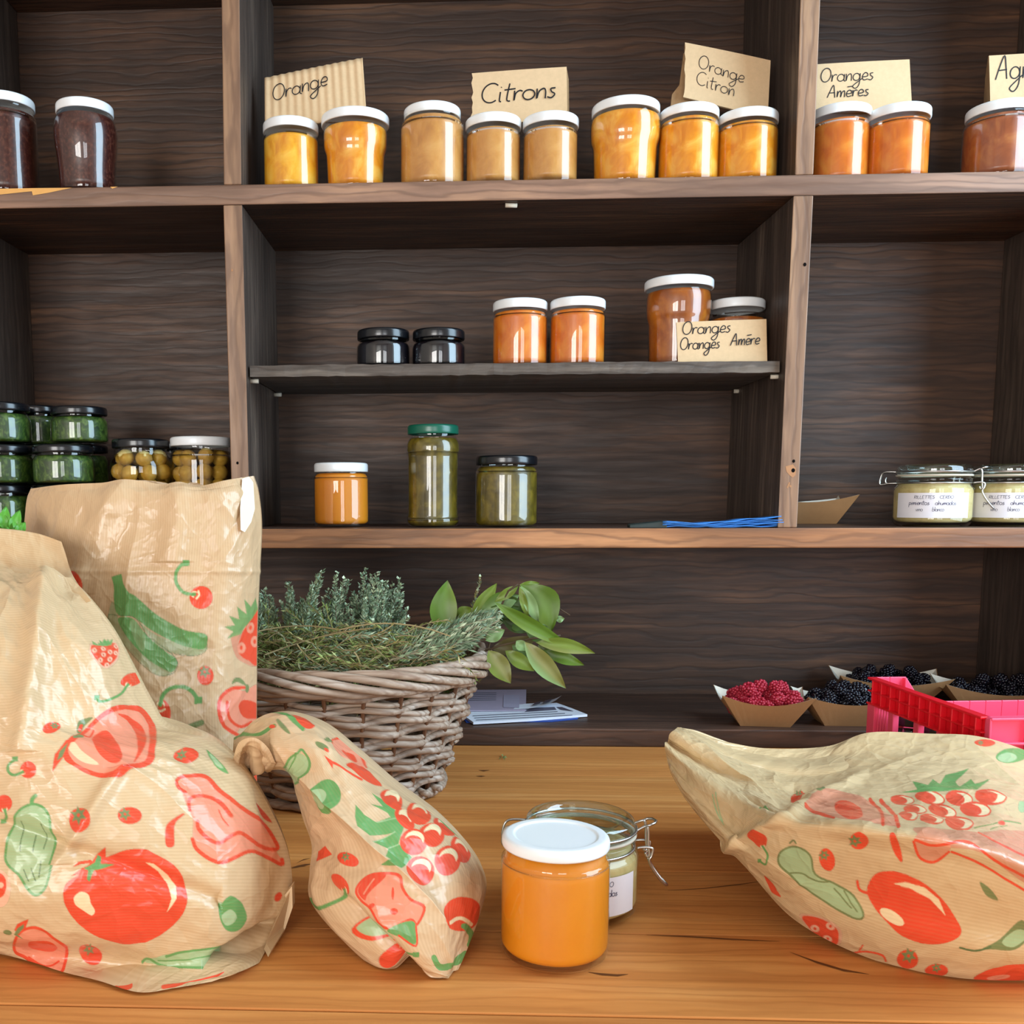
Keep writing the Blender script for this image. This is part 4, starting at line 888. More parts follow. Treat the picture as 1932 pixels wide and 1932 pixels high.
# ------------------------------------------------------------------ herbs
def herb_mat(name, rough=.6, attr='leaf'):
    n = NT(name); a = n.n('Attribute'); a.attribute_name = attr
    n.set(a.outputs['Color'], rough); n.b.inputs['Specular IOR Level'].default_value = .3; return n.m
class Sprigs:
    def __init__(s): s.v = []; s.f = []; s.c = []
    def tri(s, pts, col):
        n = len(s.v); s.v += pts; s.f.append(tuple(range(n, n + len(pts)))); s.c += [col] * len(pts)
    def sprig(s, p0, p1, rg, cols, nl=34, ll=.0075, lw=.0018, bend=.1, stem=(.16, .11, .06), taper=True, start=.15, spread=.8, sw=.0006):
        p0, p1 = Vector(p0), Vector(p1); d = p1 - p0; L = d.length
        side = Vector((rg.uniform(-1, 1), rg.uniform(-1, 1), rg.uniform(-.5, 1))); side = (side - d * (side.dot(d) / max(L * L, 1e-9))) * (bend * L)
        P = lambda u: p0 + d * u + side * (4 * u * (1 - u))
        m = 6; pr = [P(i / m) for i in range(m + 1)]
        for a, b in zip(pr[:-1], pr[1:]):
            t = (b - a).normalized(); q = t.orthogonal().normalized() * sw; q2 = t.cross(q)
            for e, g in ((q, q2), (q2, -q), (-q - q2, q)): s.tri([a + e, a + g, b + g, b + e], stem)
        for k in range(nl):
            u = start + (1 - start) * (k + rg.random()) / nl; c = P(u); t = (P(min(1, u + .02)) - P(max(0, u - .02))).normalized()
            o = t.orthogonal().normalized(); o.rotate(Matrix.Rotation(rg.uniform(0, 6.28), 3, t))
            dr = (o * spread + t * rg.uniform(.5, 1.1)).normalized(); l = ll * rg.uniform(.7, 1.15) * ((1.15 - .55 * u) if taper else 1)
            wv = dr.cross(t); wv = (wv.normalized() if wv.length > 1e-6 else o) * lw * rg.uniform(.8, 1.2); up = wv.cross(dr).normalized() * lw * .5
            col = rg.choice(cols); k2 = rg.uniform(.75, 1.2); col = tuple(min(1, x * k2) for x in col)
            mid = c + dr * l * .5
            s.tri([c, mid + wv, c + dr * l, mid - up], col); s.tri([c, mid - up, c + dr * l, mid - wv], col)
    def obj(s, name, mat, parent=None):
        me = mesh(name, s.v, s.f, mat); at_ = me.color_attributes.new('leaf', 'FLOAT_COLOR', 'POINT')
        arr = np.ones((len(s.v), 4), np.float32); arr[:, :3] = np.array(s.c); at_.data.foreach_set('color', arr.ravel())
        return obj(name, me, parent)
L3 = lambda r, g, b: srgb(r, g, b)[:3]
def herbs():
    mt = herb_mat('herb_leaf'); Yc = BK_C[1]; zr = TABLE + BK_H
    blue = [L3(172, 190, 156), L3(148, 172, 144), L3(196, 210, 178), L3(120, 144, 114)]; olive = [L3(128, 146, 78), L3(152, 166, 96), L3(104, 122, 62), L3(172, 178, 120)]
    grey = [L3(166, 186, 152), L3(140, 164, 130), L3(190, 204, 172), L3(116, 138, 108)]; hay = [L3(158, 150, 92), L3(136, 134, 74), L3(110, 114, 62), L3(178, 168, 120)]
    def bunch(name, label, cat='herbs'):
        return thing(name, label, cat, (BK_C[0], BK_C[1], TABLE + .03))
    def finish(S, t, part='sprigs'):
        o = Vector(t.location); S.v = [tuple(Vector(p) - o) for p in S.v]; ob = S.obj(part, mt, t); tag(ob, kind='stuff')
    # upright thyme in the middle
    rg = random.Random(1); S = Sprigs(); t = bunch('thyme_bunch', 'upright bushy blue green thyme bunch in the middle of the basket')
    tips = [(636, 1080), (652, 1092), (690, 1073), (702, 1084), (716, 1094), (733, 1108), (752, 1092), (760, 1120), (768, 1148), (618, 1112), (630, 1128), (745, 1128), (770, 1165), (612, 1135), (648, 1118), (680, 1102), (725, 1120), (705, 1112), (668, 1122), (690, 1130), (740, 1150), (655, 1140), (622, 1152), (715, 1140), (762, 1178), (640, 1160), (606, 1150), (730, 1100), (712, 1080), (757, 1105)]
    for k, (a, b) in enumerate(tips):
        y = Yc + rg.uniform(-.03, .09); bx = 690 + (a - 690) * .35 + rg.uniform(-12, 12)
        if a < 665: bx = 640 + rg.uniform(-14, 14)
        for q_ in range(3): S.sprig(at(bx + q_ * rg.uniform(-9, 9), 1235 + rg.uniform(-8, 8), y), at(a + (q_ > 0) * rg.uniform(-14, 14), b + q_ * rg.uniform(2, 20), y + rg.uniform(-.01, .01)), rg, blue, 64, .0092, .0021, .06, L3(110, 92, 70), True, .12, .8)
    for k in range(26):
        a = rg.uniform(600, 772); b = rg.uniform(1150, 1200); y = Yc + rg.uniform(-.05, .06)
        S.sprig(at(690 + rg.uniform(-60, 60), 1238, y), at(a, b, y), rg, blue + olive[:1], 50, .008, .0014, .1, L3(110, 92, 70))
    finish(S, t)
    # thyme at the left
    rg = random.Random(2); S = Sprigs(); t = bunch('thyme_bunch', 'loose olive green thyme bunch at the left of the basket beside the tall paper bag')
    for a, b in [(486, 1118), (500, 1112), (512, 1125), (545, 1098), (552, 1112), (608, 1076), (604, 1090), (590, 1105), (570, 1128), (495, 1150), (530, 1135), (480, 1140), (465, 1130), (560, 1140), (598, 1120), (540, 1120), (520, 1150), (585, 1135)]:
        y = Yc + rg.uniform(-.05, .08)
        for q_ in range(2): S.sprig(at(545 + (a - 545) * .4 + rg.uniform(-15, 15), 1232, y), at(a + q_ * rg.uniform(-12, 12), b + q_ * rg.uniform(2, 16), y), rg, blue + grey[:1], 52, .0100, .0021, .08, L3(120, 108, 70), True, .2)
    for k in range(70):
        a = rg.uniform(462, 620); b = rg.uniform(1140, 1215); y = Yc + rg.uniform(-.09, .07)
        S.sprig(at(a + rg.uniform(-60, 60), 1245, y), at(a, b, y), rg, olive, 26, .010, .0011, .2, L3(126, 112, 66), False, .1)
    finish(S, t)
    # tangle lying along the front
    rg = random.Random(3); S = Sprigs(); t = bunch('herb_tangle', 'tangled dry yellow green herb stems lying along the front of the basket')
    for k in range(330):
        a = rg.uniform(455, 830); b = rg.uniform(1192, 1268); y = Yc + rg.uniform(-.145, -.02) + .06 * ((1268 - b) / 76); l = rg.uniform(30, 95); an = rg.uniform(-.5, .5) + (pi if rg.random() < .5 else 0)
        S.sprig(at(a, b, y), at(a + l * cos(an), b + l * .6 * sin(an), y + rg.uniform(-.01, .02)), rg, rg.choice((olive, hay, grey, olive)), 16, .0105, .0010, .3, L3(150, 128, 92), False, .05, .6, .0005)
    for (a, b, c, d) in ((470, 1195, 640, 1188), (640, 1188, 850, 1200), (500, 1235, 700, 1185), (668, 1230, 680, 1262), (560, 1215, 605, 1255), (700, 1200, 745, 1175)):
        S.sprig(at(a, b, Yc - .12), at(c, d, Yc - .12), rg, hay, 6, .009, .001, .15, L3(150, 132, 92), False, .1, .6, .0007)
    for k in range(240):
        a = rg.uniform(0, 2 * pi); r = BK_R * .83 * sqrt(rg.random()); z = zr - rg.uniform(.02, .05)
        p = (BK_C[0] + r * cos(a), BK_C[1] + r * sin(a), z); q = (p[0] + rg.uniform(-.05, .05), p[1] + rg.uniform(-.03, .03), z + rg.uniform(-.005, .02))
        S.sprig(p, q, rg, olive + hay, 14, .011, .0013, .3, L3(90, 78, 50), False, .05)
    finish(S, t)
    # rosemary bunch lying to the right
    rg = random.Random(4); S = Sprigs(); t = bunch('savory_bunch', 'grey green needle leaved herb bunch lying over the right rim of the basket')
    for k in range(95):
        u = rg.random(); a = 725 + 95 * u + rg.uniform(-15, 15); b = 1254 - 14 * u + rg.uniform(-14, 6); v = rg.random()
        c = 845 + 98 * v; d = 1228 - 58 * v + rg.uniform(-24, 22) * (1 - .4 * v); y = Yc - .10 + .08 * rg.random()
        S.sprig(at(a, b, y - .02), at(c, d, y + .01), rg, grey, 30, .0130, .0016, .08, L3(130, 118, 90), False, .1, .55)
    for k in range(40):
        a = rg.uniform(770, 930); b = 1215 - .32 * (a - 770) + rg.uniform(-14, 10); y = Yc - .06 + .07 * rg.random()
        S.sprig(at(a - 30, b + 12, y), at(a + 22, b - 8, y), rg, grey, 24, .0120, .0015, .1, L3(130, 118, 90), False, .05, .6)
    S.sprig(at(880, 1175, Yc + .03), at(906, 1088, Yc + .04), rg, hay + grey, 40, .008, .0012, .05, L3(150, 134, 96), True, .25, .6)
    finish(S, t)
    # bay branch with single leaves
    t = bunch('bay_branch', 'bay laurel branch with large green leaves hanging over the right rim of the basket'); o = Vector(t.location)
    K = 5.3667; g1, g2, g3, g4 = L3(80, 108, 32), L3(100, 118, 44), L3(116, 144, 92), L3(116, 118, 62)
    def leaf(b, tip, w, col, dy0, dy1, curl=.2, bow=0.0, col2=None):
        p0 = Vector(at(780 + b[0] / K, 1050 + b[1] / K, Yc + dy0)); p1 = Vector(at(780 + tip[0] / K, 1050 + tip[1] / K, Yc + dy1)); s = mpp(p0); w = w / K * s
        d = p1 - p0; L = d.length; ax = d.normalized(); vd = (Vector(CAM) - (p0 + p1) / 2).normalized(); sd = ax.cross(vd).normalized(); nm = sd.cross(ax).normalized()
        n = 10; v = []; c = []
        for i in range(n + 1):
            u = i / n; hw = w / 2 * (sin(pi * min(1, u ** .88)) ** .95) + .0001; cen = p0 + d * u + sd * (bow * w * 4 * u * (1 - u)) + nm * (curl * w * (4 * u * (1 - u)) * .3)
            for j, q in enumerate((-1, -.5, 0, .5, 1)):
                v.append(cen + sd * (hw * q) + nm * (curl * hw * (abs(q) ** 1.3) - .0004 * (q == 0) + .0012 * sin(u * 11 + 2 * q) * abs(q)) - o); cc = col if not col2 else tuple(x * (1 - max(0, q)) + y * max(0, q) for x, y in zip(col, col2))
                k2 = (1.25 if q == 0 else 1) * (1.15 if abs(q) == 1 else 1); c.append(tuple(min(1, x * k2) for x in cc))
        f = [(i * 5 + j, i * 5 + j + 1, i * 5 + j + 6, i * 5 + j + 5) for i in range(n) for j in range(4)]
        me = mesh('leaf', v, f, M_BAY, True); a_ = me.color_attributes.new('leaf', 'FLOAT_COLOR', 'POINT'); ar = np.ones((len(v), 4), np.float32); ar[:, :3] = c; a_.data.foreach_set('color', ar.ravel())
        obj('leaf', me, t)
    B = [((295, 800), (345, 240), 275, g1, .02, .03, .15, -.05, g2), ((440, 640), (600, 520), 170, g2, .035, .04), ((590, 640), (845, 270), 150, g2, .02, .03, .25), ((1085, 285), (1395, 775), 330, g1, -.005, -.01, .2, -.30, g2),
         ((1088, 300), (1265, 690), 130, g3, -.02, -.02, .2, -.1), ((1075, 300), (1165, 650), 75, g2, -.022, -.022), ((1070, 390), (650, 610), 210, g3, .01, .01, .2, .1, g1), ((1060, 300), (820, 460), 100, g2, .0, .0), ((820, 465), (1625, 935), 150, g1, -.04, -.03, .3, .12, g2),
         ((1075, 290), (1280, 270), 65, g2, .0, .01), ((760, 950), (985, 1285), 215, g4, -.05, -.055, .2, 0, g2), ((930, 955), (1225, 1160), 150, g2, -.04, -.04), ((1125, 865), (1545, 1335), 205, g4, -.055, -.06, .25, .05, g3), ((1240, 870), (1840, 980), 150, g2, -.035, -.03, .3, -.15, g4),
         ((1310, 950), (1730, 1100), 130, g1, -.028, -.03), ((790, 930), (1250, 810), 190, L3(84, 74, 40), -.01, 0, .2, .2), ((1040, 855), (1145, 950), 110, g3, -.045, -.045), ((730, 850), (925, 740), 130, g3, -.05, -.05), ((1365, 770), (1290, 680), 70, g3, -.012, -.012), ((1440, 640), (1530, 628), 70, g3, .0, .0), ((960, 560), (720, 620), 150, L3(60, 84, 36), .02, .02), ((1000, 620), (1150, 740), 180, L3(70, 96, 40), .005, .0), ((680, 600), (1120, 520), 200, L3(74, 98, 48), .015, .01, .3, .1), ((900, 420), (1130, 560), 150, L3(66, 92, 40), .012, .008), ((1100, 420), (1330, 640), 150, L3(90, 118, 60), -.004, -.008), ((1200, 600), (1390, 780), 120, L3(72, 98, 40), .0, .0), ((900, 640), (1200, 760), 150, L3(58, 74, 34), .004, .002, .3), ((1140, 760), (1380, 860), 120, L3(66, 84, 38), -.01, -.012), ((1000, 900), (1180, 1010), 120, L3(72, 92, 44), -.03, -.03), ((1260, 900), (1610, 1080), 130, L3(92, 100, 48), -.022, -.024, .3)]
    for q in B: leaf(*q)
    st = plain('bay_stem', srgb(74, 56, 36), .6, .3, .1, 300, .2)
    q = lambda a, b, dy: Vector(at(780 + a / K, 1050 + b / K, Yc + dy)) - o
    MB().tube([q(600, 1010, -.03), q(760, 930, -.02), q(860, 560, .0), q(960, 350, .0), q(1060, 280, -.002)], .0013, 6).obj('stem', st, t, True)
    MB().tube([q(640, 990, -.03), q(880, 900, -.03), q(1200, 830, -.02), q(1490, 800, -.02)], .0013, 6).obj('stem', st, t, True)
    MB().tube([q(1400, 480, .0), q(1585, 595, .0)], .0008, 6).obj('stem', st, t, True)
    # basil at the left, standing out of the front bag
    t = thing('basil_sprig', 'fresh green basil sprig showing between the two left paper bags', 'herbs', at(10, 1010, YBAG2 + .235)); o2 = Vector(t.location)
    o = o2
    for b, tip, w in (((5, 1000), (12, 955), 20), ((20, 1005), (38, 962), 20), ((15, 1000), (-6, 965), 20), ((30, 1010), (48, 985), 18), ((8, 1012), (-12, 990), 22), ((25, 1008), (20, 975), 18), ((0, 1010), (8, 985), 20), ((34, 1005), (30, 970), 16)):
        K2 = K; leaf(((b[0] - 780) * K, (b[1] - 1050) * K), ((tip[0] - 780) * K, (tip[1] - 1050) * K), w * K, L3(84, 150, 52), YBAG2 + .235 - Yc, YBAG2 + .24 - Yc, .3)
    st2 = plain('basil_stem', srgb(90, 140, 60), .6, .3, .1, 300)
    b_ = Vector(at(14, 1000, YBAG2 + .24)); MB().tube([Vector((b_.x - .01, b_.y, TABLE)) - o, b_ - o], .0018, 6).obj('stem', st2, t, True)
    # scrap of leaf on the table
    P = Vector(atz(948, 1429, TABLE + .0008)); t = thing('leaf_scrap', 'tiny fallen thyme tip lying on the table right of the basket', 'leaf', P); o = P; 
    S = Sprigs(); rg = random.Random(8)
    for a, b in ((941, 1434), (948, 1424), (957, 1431), (953, 1435)): 
        e = Vector(atz(a, b, TABLE + .001)); n_ = (e - P); w = Vector((-n_.y, n_.x, 0)).normalized() * .0012
        S.tri([Vector((0, 0, .001)), n_ * .5 + w + Vector((0, 0, .003)), n_, n_ * .5 - w + Vector((0, 0, .002))], L3(120, 140, 84))
    ob = S.obj('leaflet', mt, t)
M_BAY = herb_mat('bay_leaf', .35)
# ------------------------------------------------------------------ printed paper bags
RED, DRED, PINK, LPINK = srgb(222, 58, 32)[:3], srgb(196, 44, 30)[:3], srgb(226, 138, 110)[:3], srgb(232, 176, 146)[:3]
GRN, LGRN, OGRN, DGRN, CREAM = srgb(84, 148, 80)[:3], srgb(158, 184, 136)[:3], srgb(104, 124, 76)[:3], srgb(62, 104, 62)[:3], srgb(232, 208, 164)[:3]
class Art:
    """flat print: coloured shapes evaluated at the vertices of a bag's paper"""
    def __init__(s, px, py):
        s.x, s.y = px.ravel(), py.ravel(); s.c = np.zeros((s.x.size, 4), np.float32); s.tf = (1.0, 0.0, 0.0)
    def frame(s, ox, oy, k): s.tf = (1.0 / k, ox, oy)
    def P(s, pts): k, ox, oy = s.tf; return np.array([(ox + a * k, oy + b * k) for a, b in pts], float)
    def paint(s, idx, m, col, al=1.0):
        i = idx[m]; s.c[i, :3] = s.c[i, :3] * (1 - al) + np.array(col, np.float32) * al; s.c[i, 3] = np.maximum(s.c[i, 3], al)
    def erase(s, pts, smooth=True): s.fill(None, pts, smooth)
    def fill(s, col, pts, smooth=True, al=1.0):
        P = s.P(pts)
        if smooth: P = np.array(spline(P, 5, True))
        lo, hi = P.min(0), P.max(0)
        idx = np.nonzero((s.x >= lo[0]) & (s.x <= hi[0]) & (s.y >= lo[1]) & (s.y <= hi[1]))[0]
        if not idx.size: return
        x, y = s.x[idx], s.y[idx]; ins = np.zeros(idx.size, bool); x1, y1 = P[-1]
        for x2, y2 in P:
            cnd = ((y2 > y) != (y1 > y))
            if cnd.any():
                with np.errstate(divide='ignore', invalid='ignore'): xi = (x1 - x2) * (y - y2) / (y1 - y2 + 1e-12) + x2
                ins ^= cnd & (x < xi)
            x1, y1 = x2, y2
        if col is None: s.c[idx[ins]] = 0
        else: s.paint(idx, ins, col, al)
    def stroke(s, col, w, pts, closed=False, al=1.0):
        P = np.array(spline(s.P(pts), 5, closed)); w = w * s.tf[0] / 2
        if closed: P = np.vstack([P, P[:1]])
        lo, hi = P.min(0) - w, P.max(0) + w
        idx = np.nonzero((s.x >= lo[0]) & (s.x <= hi[0]) & (s.y >= lo[1]) & (s.y <= hi[1]))[0]
        if not idx.size: return
        x, y = s.x[idx], s.y[idx]; d = np.full(idx.size, 1e9)
        for (ax, ay), (bx, by) in zip(P[:-1], P[1:]):
            vx, vy = bx - ax, by - ay; t = np.clip(((x - ax) * vx + (y - ay) * vy) / (vx * vx + vy * vy + 1e-9), 0, 1)
            d = np.minimum(d, (x - ax - t * vx) ** 2 + (y - ay - t * vy) ** 2)
        s.paint(idx, d < w * w, col, al)
    def ell(s, col, cx, cy, rx, ry=None, rot=0, al=1.0):
        ry = ry or rx; a = np.linspace(0, 2 * pi, 28, endpoint=False); c, q = cos(radians(rot)), sin(radians(rot))
        s.fill(col, [(cx + rx * cos(t) * c - ry * sin(t) * q, cy + rx * cos(t) * q + ry * sin(t) * c) for t in a], False, al)
    def star(s, col, cx, cy, r, rot=0, n=6, sy=1.0):
        pts = [(cx + r * (1 if k % 2 == 0 else .5) * cos(radians(rot) + pi * k / n), cy + sy * r * (1 if k % 2 == 0 else .5) * sin(radians(rot) + pi * k / n)) for k in range(2 * n)]
        s.fill(col, pts, False)
    def tomato(s, cx, cy, rx, ry, rot=0, sx=-.3, sy=-.4):
        s.ell(RED, cx, cy, rx, ry, rot); m = min(rx, ry); s.star(OGRN, cx + sx * rx, cy + sy * ry, m * .82, 20 + rot); s.ell(RED, cx + sx * rx, cy + sy * ry, m * .16)
    def cherry(s, cx, cy, rx, ry, rot, stem, w):
        s.ell(RED, cx, cy, rx, ry, rot); a, b = stem[0]; s.ell(CREAM, a, b, w * 1.1, w * 1.0); s.ell(RED, a * .8 + cx * .2, b * .8 + cy * .2, w * .75)
        s.stroke(GRN, w, stem); a, b = stem[-1]; s.fill(GRN, [(a - w, b - w * .8), (a + w, b - w * .9), (a + w, b + w * .8), (a - w, b + w)], False)
    def berry(s, pts, seeds, crown, r=17):
        s.fill(LPINK, [((a - 738) * 1.07 + 738 if False else a, b) for a, b in pts]); s.fill(RED, pts)
        for a, b in seeds: s.ell(LPINK, a, b, r); s.ell(DRED, a, b, r * .35)
        s.fill(GRN, crown, False)

def vnoise(x, y, seed):
    xi, yi = np.floor(x).astype(np.int64), np.floor(y).astype(np.int64); fx, fy = x - xi, y - yi
    h = lambda a, b: (((np.sin(a * 127.1 + b * 311.7 + seed * 74.7) * 43758.5453) % 1.0)) * 2 - 1
    u, v = fx * fx * fx * (fx * (fx * 6 - 15) + 10), fy * fy * fy * (fy * (fy * 6 - 15) + 10)
    return (h(xi, yi) * (1 - u) + h(xi + 1, yi) * u) * (1 - v) + (h(xi, yi + 1) * (1 - u) + h(xi + 1, yi + 1) * u) * v
def worley(x, y, seed):
    """distance to the nearest of jittered points: cone-like facets meeting in creases"""
    xi, yi = np.floor(x).astype(np.int64), np.floor(y).astype(np.int64); best = np.full(x.shape, 9.0)
    for dx in (-1, 0, 1):
        for dy in (-1, 0, 1):
            a, b = xi + dx, yi + dy
            jx = (np.sin(a * 127.1 + b * 311.7 + seed * 13.7) * 43758.5453) % 1.0; jy = (np.sin(a * 269.5 + b * 183.3 + seed * 7.1) * 43758.5453) % 1.0
            best = np.minimum(best, (a + jx - x) ** 2 + (b + jy - y) ** 2)
    return np.sqrt(best)
def crumple(u, v, seed, scale=1.0, folds=1.0):
    """height (m) of crumpled paper over (u, v) in metres"""
    wu = u + .010 * vnoise(u * 22, v * 22, seed) ; wv = v + .010 * vnoise(u * 22 + 9, v * 22 + 4, seed + 1)
    h = .0085 * (worley(wu * 14, wv * 9, seed) - .5) + .0044 * (worley(wu * 33 + 5, wv * 24, seed + 3) - .5) + .0020 * (worley(wu * 75, wv * 60 + 2, seed + 5) - .5)
    h += .0050 * (1 - np.abs(vnoise(wu * 11 + wv * 5, wv * 6, seed + 8)) * 2)
    h = h * scale; rg = np.random.default_rng(seed); U1, V1 = u.max(), v.max(); F = 0
    for k in range(int(26 * max(.6, U1 * V1 / .12))):          # crisp straight folds
        a = rg.uniform(0, pi); cu, cv = rg.uniform(0, U1), rg.uniform(0, V1); L = rg.uniform(.02, .075); w = rg.uniform(.004, .012)
        s = (u - cu) * np.cos(a) + (v - cv) * np.sin(a) + .002 * vnoise(u * 40, v * 40, k); q = -(u - cu) * np.sin(a) + (v - cv) * np.cos(a)
        F = F + rg.choice([-1, 1, 1]) * rg.uniform(.3, 1.0) * w * .34 * np.exp(-np.abs(s) / w) * np.clip(1.3 - np.abs(q) / L, 0, 1)
    return h + F * folds
def cspline(C, n, axis):
    """natural-ish Catmull-Rom resampling of control array C along an axis to n samples"""
    C = np.moveaxis(np.asarray(C, float), axis, 0); m = C.shape[0]; t = np.linspace(0, m - 1, n); i = np.minimum(t.astype(int), m - 2); f = (t - i).reshape((-1,) + (1,) * (C.ndim - 1))
    g = lambda k: C[np.clip(k, 0, m - 1)]
    p0, p1, p2, p3 = g(i - 1), g(i), g(i + 1), g(i + 2)
    p0 = np.where((i == 0).reshape(f.shape), 2 * p1 - p2, p0); p3 = np.where((i + 2 > m - 1).reshape(f.shape), 2 * p2 - p1, p3)
    out = .5 * (2 * p1 + (p2 - p0) * f + (2 * p0 - 5 * p1 + 4 * p2 - p3) * f * f + (3 * p1 - p0 - 3 * p2 + p3) * f ** 3)
    return np.moveaxis(out, 0, axis)
def paper_mat(name, stripe_axis='x', base=(206, 170, 126)):
    n = NT(name); at_ = n.n('Attribute'); at_.attribute_name = 'print'
    uv = n.n('UVMap'); uv.uv_map = 'sheet'; mp = n.n('Mapping'); n.l(uv.outputs[0], mp.inputs[0])
    wv = n.n('TexWave'); wv.wave_type = 'BANDS'; wv.bands_direction = 'X' if stripe_axis == 'x' else 'Y'
    wv.inputs['Scale'].default_value = 130; wv.inputs['Distortion'].default_value = .4; wv.inputs['Detail'].default_value = 1; n.l(mp.outputs[0], wv.inputs['Vector'])
    nz = n.noise(mp.outputs[0], 9, 4).outputs[0]
    base_c = srgb(*base); dk = srgb(base[0] - 22, base[1] - 26, base[2] - 28); lt = srgb(base[0] + 14, base[1] + 14, base[2] + 14)
    c = n.mix(n.math('MULTIPLY', wv.outputs[0], .38), base_c, dk); c = n.mix(n.math('MULTIPLY', n.ramp(nz, [(.35, 0.), (.7, 1.)]), .45), c, lt)
    al = n.math('MULTIPLY', at_.outputs['Alpha'], .94)
    pr = n.mix(n.math('MULTIPLY', wv.outputs[0], .10), at_.outputs['Color'], dk)
    c = n.mix(al, c, pr)
    vo = n.n('TexVoronoi'); vo.inputs['Scale'].default_value = 55; wn = n.noise(mp.outputs[0], 25, 3); 
    mv = n.n('Mix'); mv.data_type = 'VECTOR'; mv.inputs[0].default_value = .05; n.l(mp.outputs[0], mv.inputs[4]); n.l(wn.outputs[1], mv.inputs[5]); n.l(mv.outputs[1], vo.inputs['Vector'])
    b1 = n.bump(vo.outputs['Distance'], .30, .004)
    ve = n.n('TexVoronoi'); ve.feature = 'DISTANCE_TO_EDGE'; ve.inputs['Scale'].default_value = 24; m2 = n.n('Mix'); m2.data_type = 'VECTOR'; m2.inputs[0].default_value = .035
    n.l(mp.outputs[0], m2.inputs[4]); n.l(n.noise(mp.outputs[0], 14, 3).outputs[1], m2.inputs[5]); n.l(m2.outputs[1], ve.inputs['Vector'])
    b3 = n.bump(n.ramp(ve.outputs['Distance'], [(0, 1.0), (.05, 0.0)]), .16, .0014, b1)
    vf = n.n('TexVoronoi'); vf.inputs['Scale'].default_value = 120; n.l(m2.outputs[1], vf.inputs['Vector'])
    b4 = n.bump(vf.outputs['Distance'], .14, .0012, b3); b2 = n.bump(wv.outputs[0], .05, .0006, b4)
    n.set(c, .27, b2); n.b.inputs['Specular IOR Level'].default_value = .45
    n.b.inputs['Transmission Weight'].default_value = 0.0
    return n.m
def sheet(name, ctrl, nu, nv, mat, parent, seed, amp=1.0, art=None, clipz=None, edge=.06, flipfix=True, tweak=None):
    """paper surface through control points (px, py, Y); ctrl[row][col]"""
    C = np.array([[tuple(at(a, b, Y)) + (a, b) for a, b, Y in row] for row in ctrl])
    G = cspline(cspline(C, nv, 0), nu, 1); P = G[..., :3].copy(); px, py = G[..., 3], G[..., 4]
    du = np.gradient(P, axis=1); dv = np.gradient(P, axis=0); N = np.cross(du, dv); N /= np.linalg.norm(N, axis=2, keepdims=True) + 1e-12
    vd = CAM - P; sg = np.sign((N * vd).sum(2).mean()); N *= sg
    U = np.cumsum(np.linalg.norm(du, axis=2), axis=1); V = np.cumsum(np.linalg.norm(dv, axis=2), axis=0); U = U - U[:, :1]
    Um = np.broadcast_to(U.mean(0), U.shape); Vm = np.broadcast_to(V.mean(1)[:, None], V.shape)
    s = np.linspace(0, 1, nu)[None, :]; t = np.linspace(0, 1, nv)[:, None]
    fade = np.minimum(1, np.minimum(s, 1 - s) / edge) * np.minimum(1, np.minimum(t, 1 - t) / edge)
    h = crumple(Um, Vm, seed, amp) * fade
    if tweak: h = h + tweak(px, py)
    P += N * h[..., None]
    if clipz is not None: P[..., 2] = np.maximum(P[..., 2], clipz)
    o = grid_obj(name, P, mat, parent, sg, np.stack([Um, Vm], -1), soft_art(art, px, py) if art else None)
    return o, P
def soft_art(art, px, py):
    """the print averaged over four points per vertex, for clean edges"""
    gx, gy = [np.gradient(px, axis=a) for a in (1, 0)], [np.gradient(py, axis=a) for a in (1, 0)]; acc = 0
    for a in (-.3, .3):
        for b in (-.3, .3):
            c = art(px + a * gx[0] + b * gx[1], py + a * gy[0] + b * gy[1]); c[:, :3] *= c[:, 3:4]; acc = acc + c / 4
    acc[:, :3] /= np.maximum(acc[:, 3:4], 1e-4); return acc
def grid_obj(name, P, mat, parent, sg=1, uv=None, col=None):
    nv, nu = P.shape[:2]; me = bpy.data.meshes.new(name); o3 = np.array(parent.location) if parent else np.zeros(3)
    V = (P - o3).reshape(-1, 3).astype(np.float32); i = (np.arange(nv - 1)[:, None] * nu + np.arange(nu - 1)[None, :]).ravel()
    F = np.stack([i, i + 1, i + nu + 1, i + nu], 1) if sg > 0 else np.stack([i, i + nu, i + nu + 1, i + 1], 1); F = F.astype(np.int32)
    me.vertices.add(len(V)); me.vertices.foreach_set('co', V.ravel()); me.loops.add(F.size); me.loops.foreach_set('vertex_index', F.ravel())
    me.polygons.add(len(F)); me.polygons.foreach_set('loop_start', np.arange(0, F.size, 4, dtype=np.int32)); me.polygons.foreach_set('loop_total', np.full(len(F), 4, np.int32))
    me.polygons.foreach_set('use_smooth', np.ones(len(F), bool)); me.update(calc_edges=True); me.materials.append(mat)
    l = me.uv_layers.new(name='sheet'); q = (uv if uv is not None else np.stack(np.meshgrid(np.linspace(0, .3, nu), np.linspace(0, .3, nv)), -1)).reshape(-1, 2)
    l.data.foreach_set('uv', q[F.ravel()].astype(np.float32).ravel())
    a = me.color_attributes.new('print', 'FLOAT_COLOR', 'POINT'); a.data.foreach_set('color', (col if col is not None else np.zeros((len(V), 4))).astype(np.float32).ravel())
    return obj(name, me, parent)
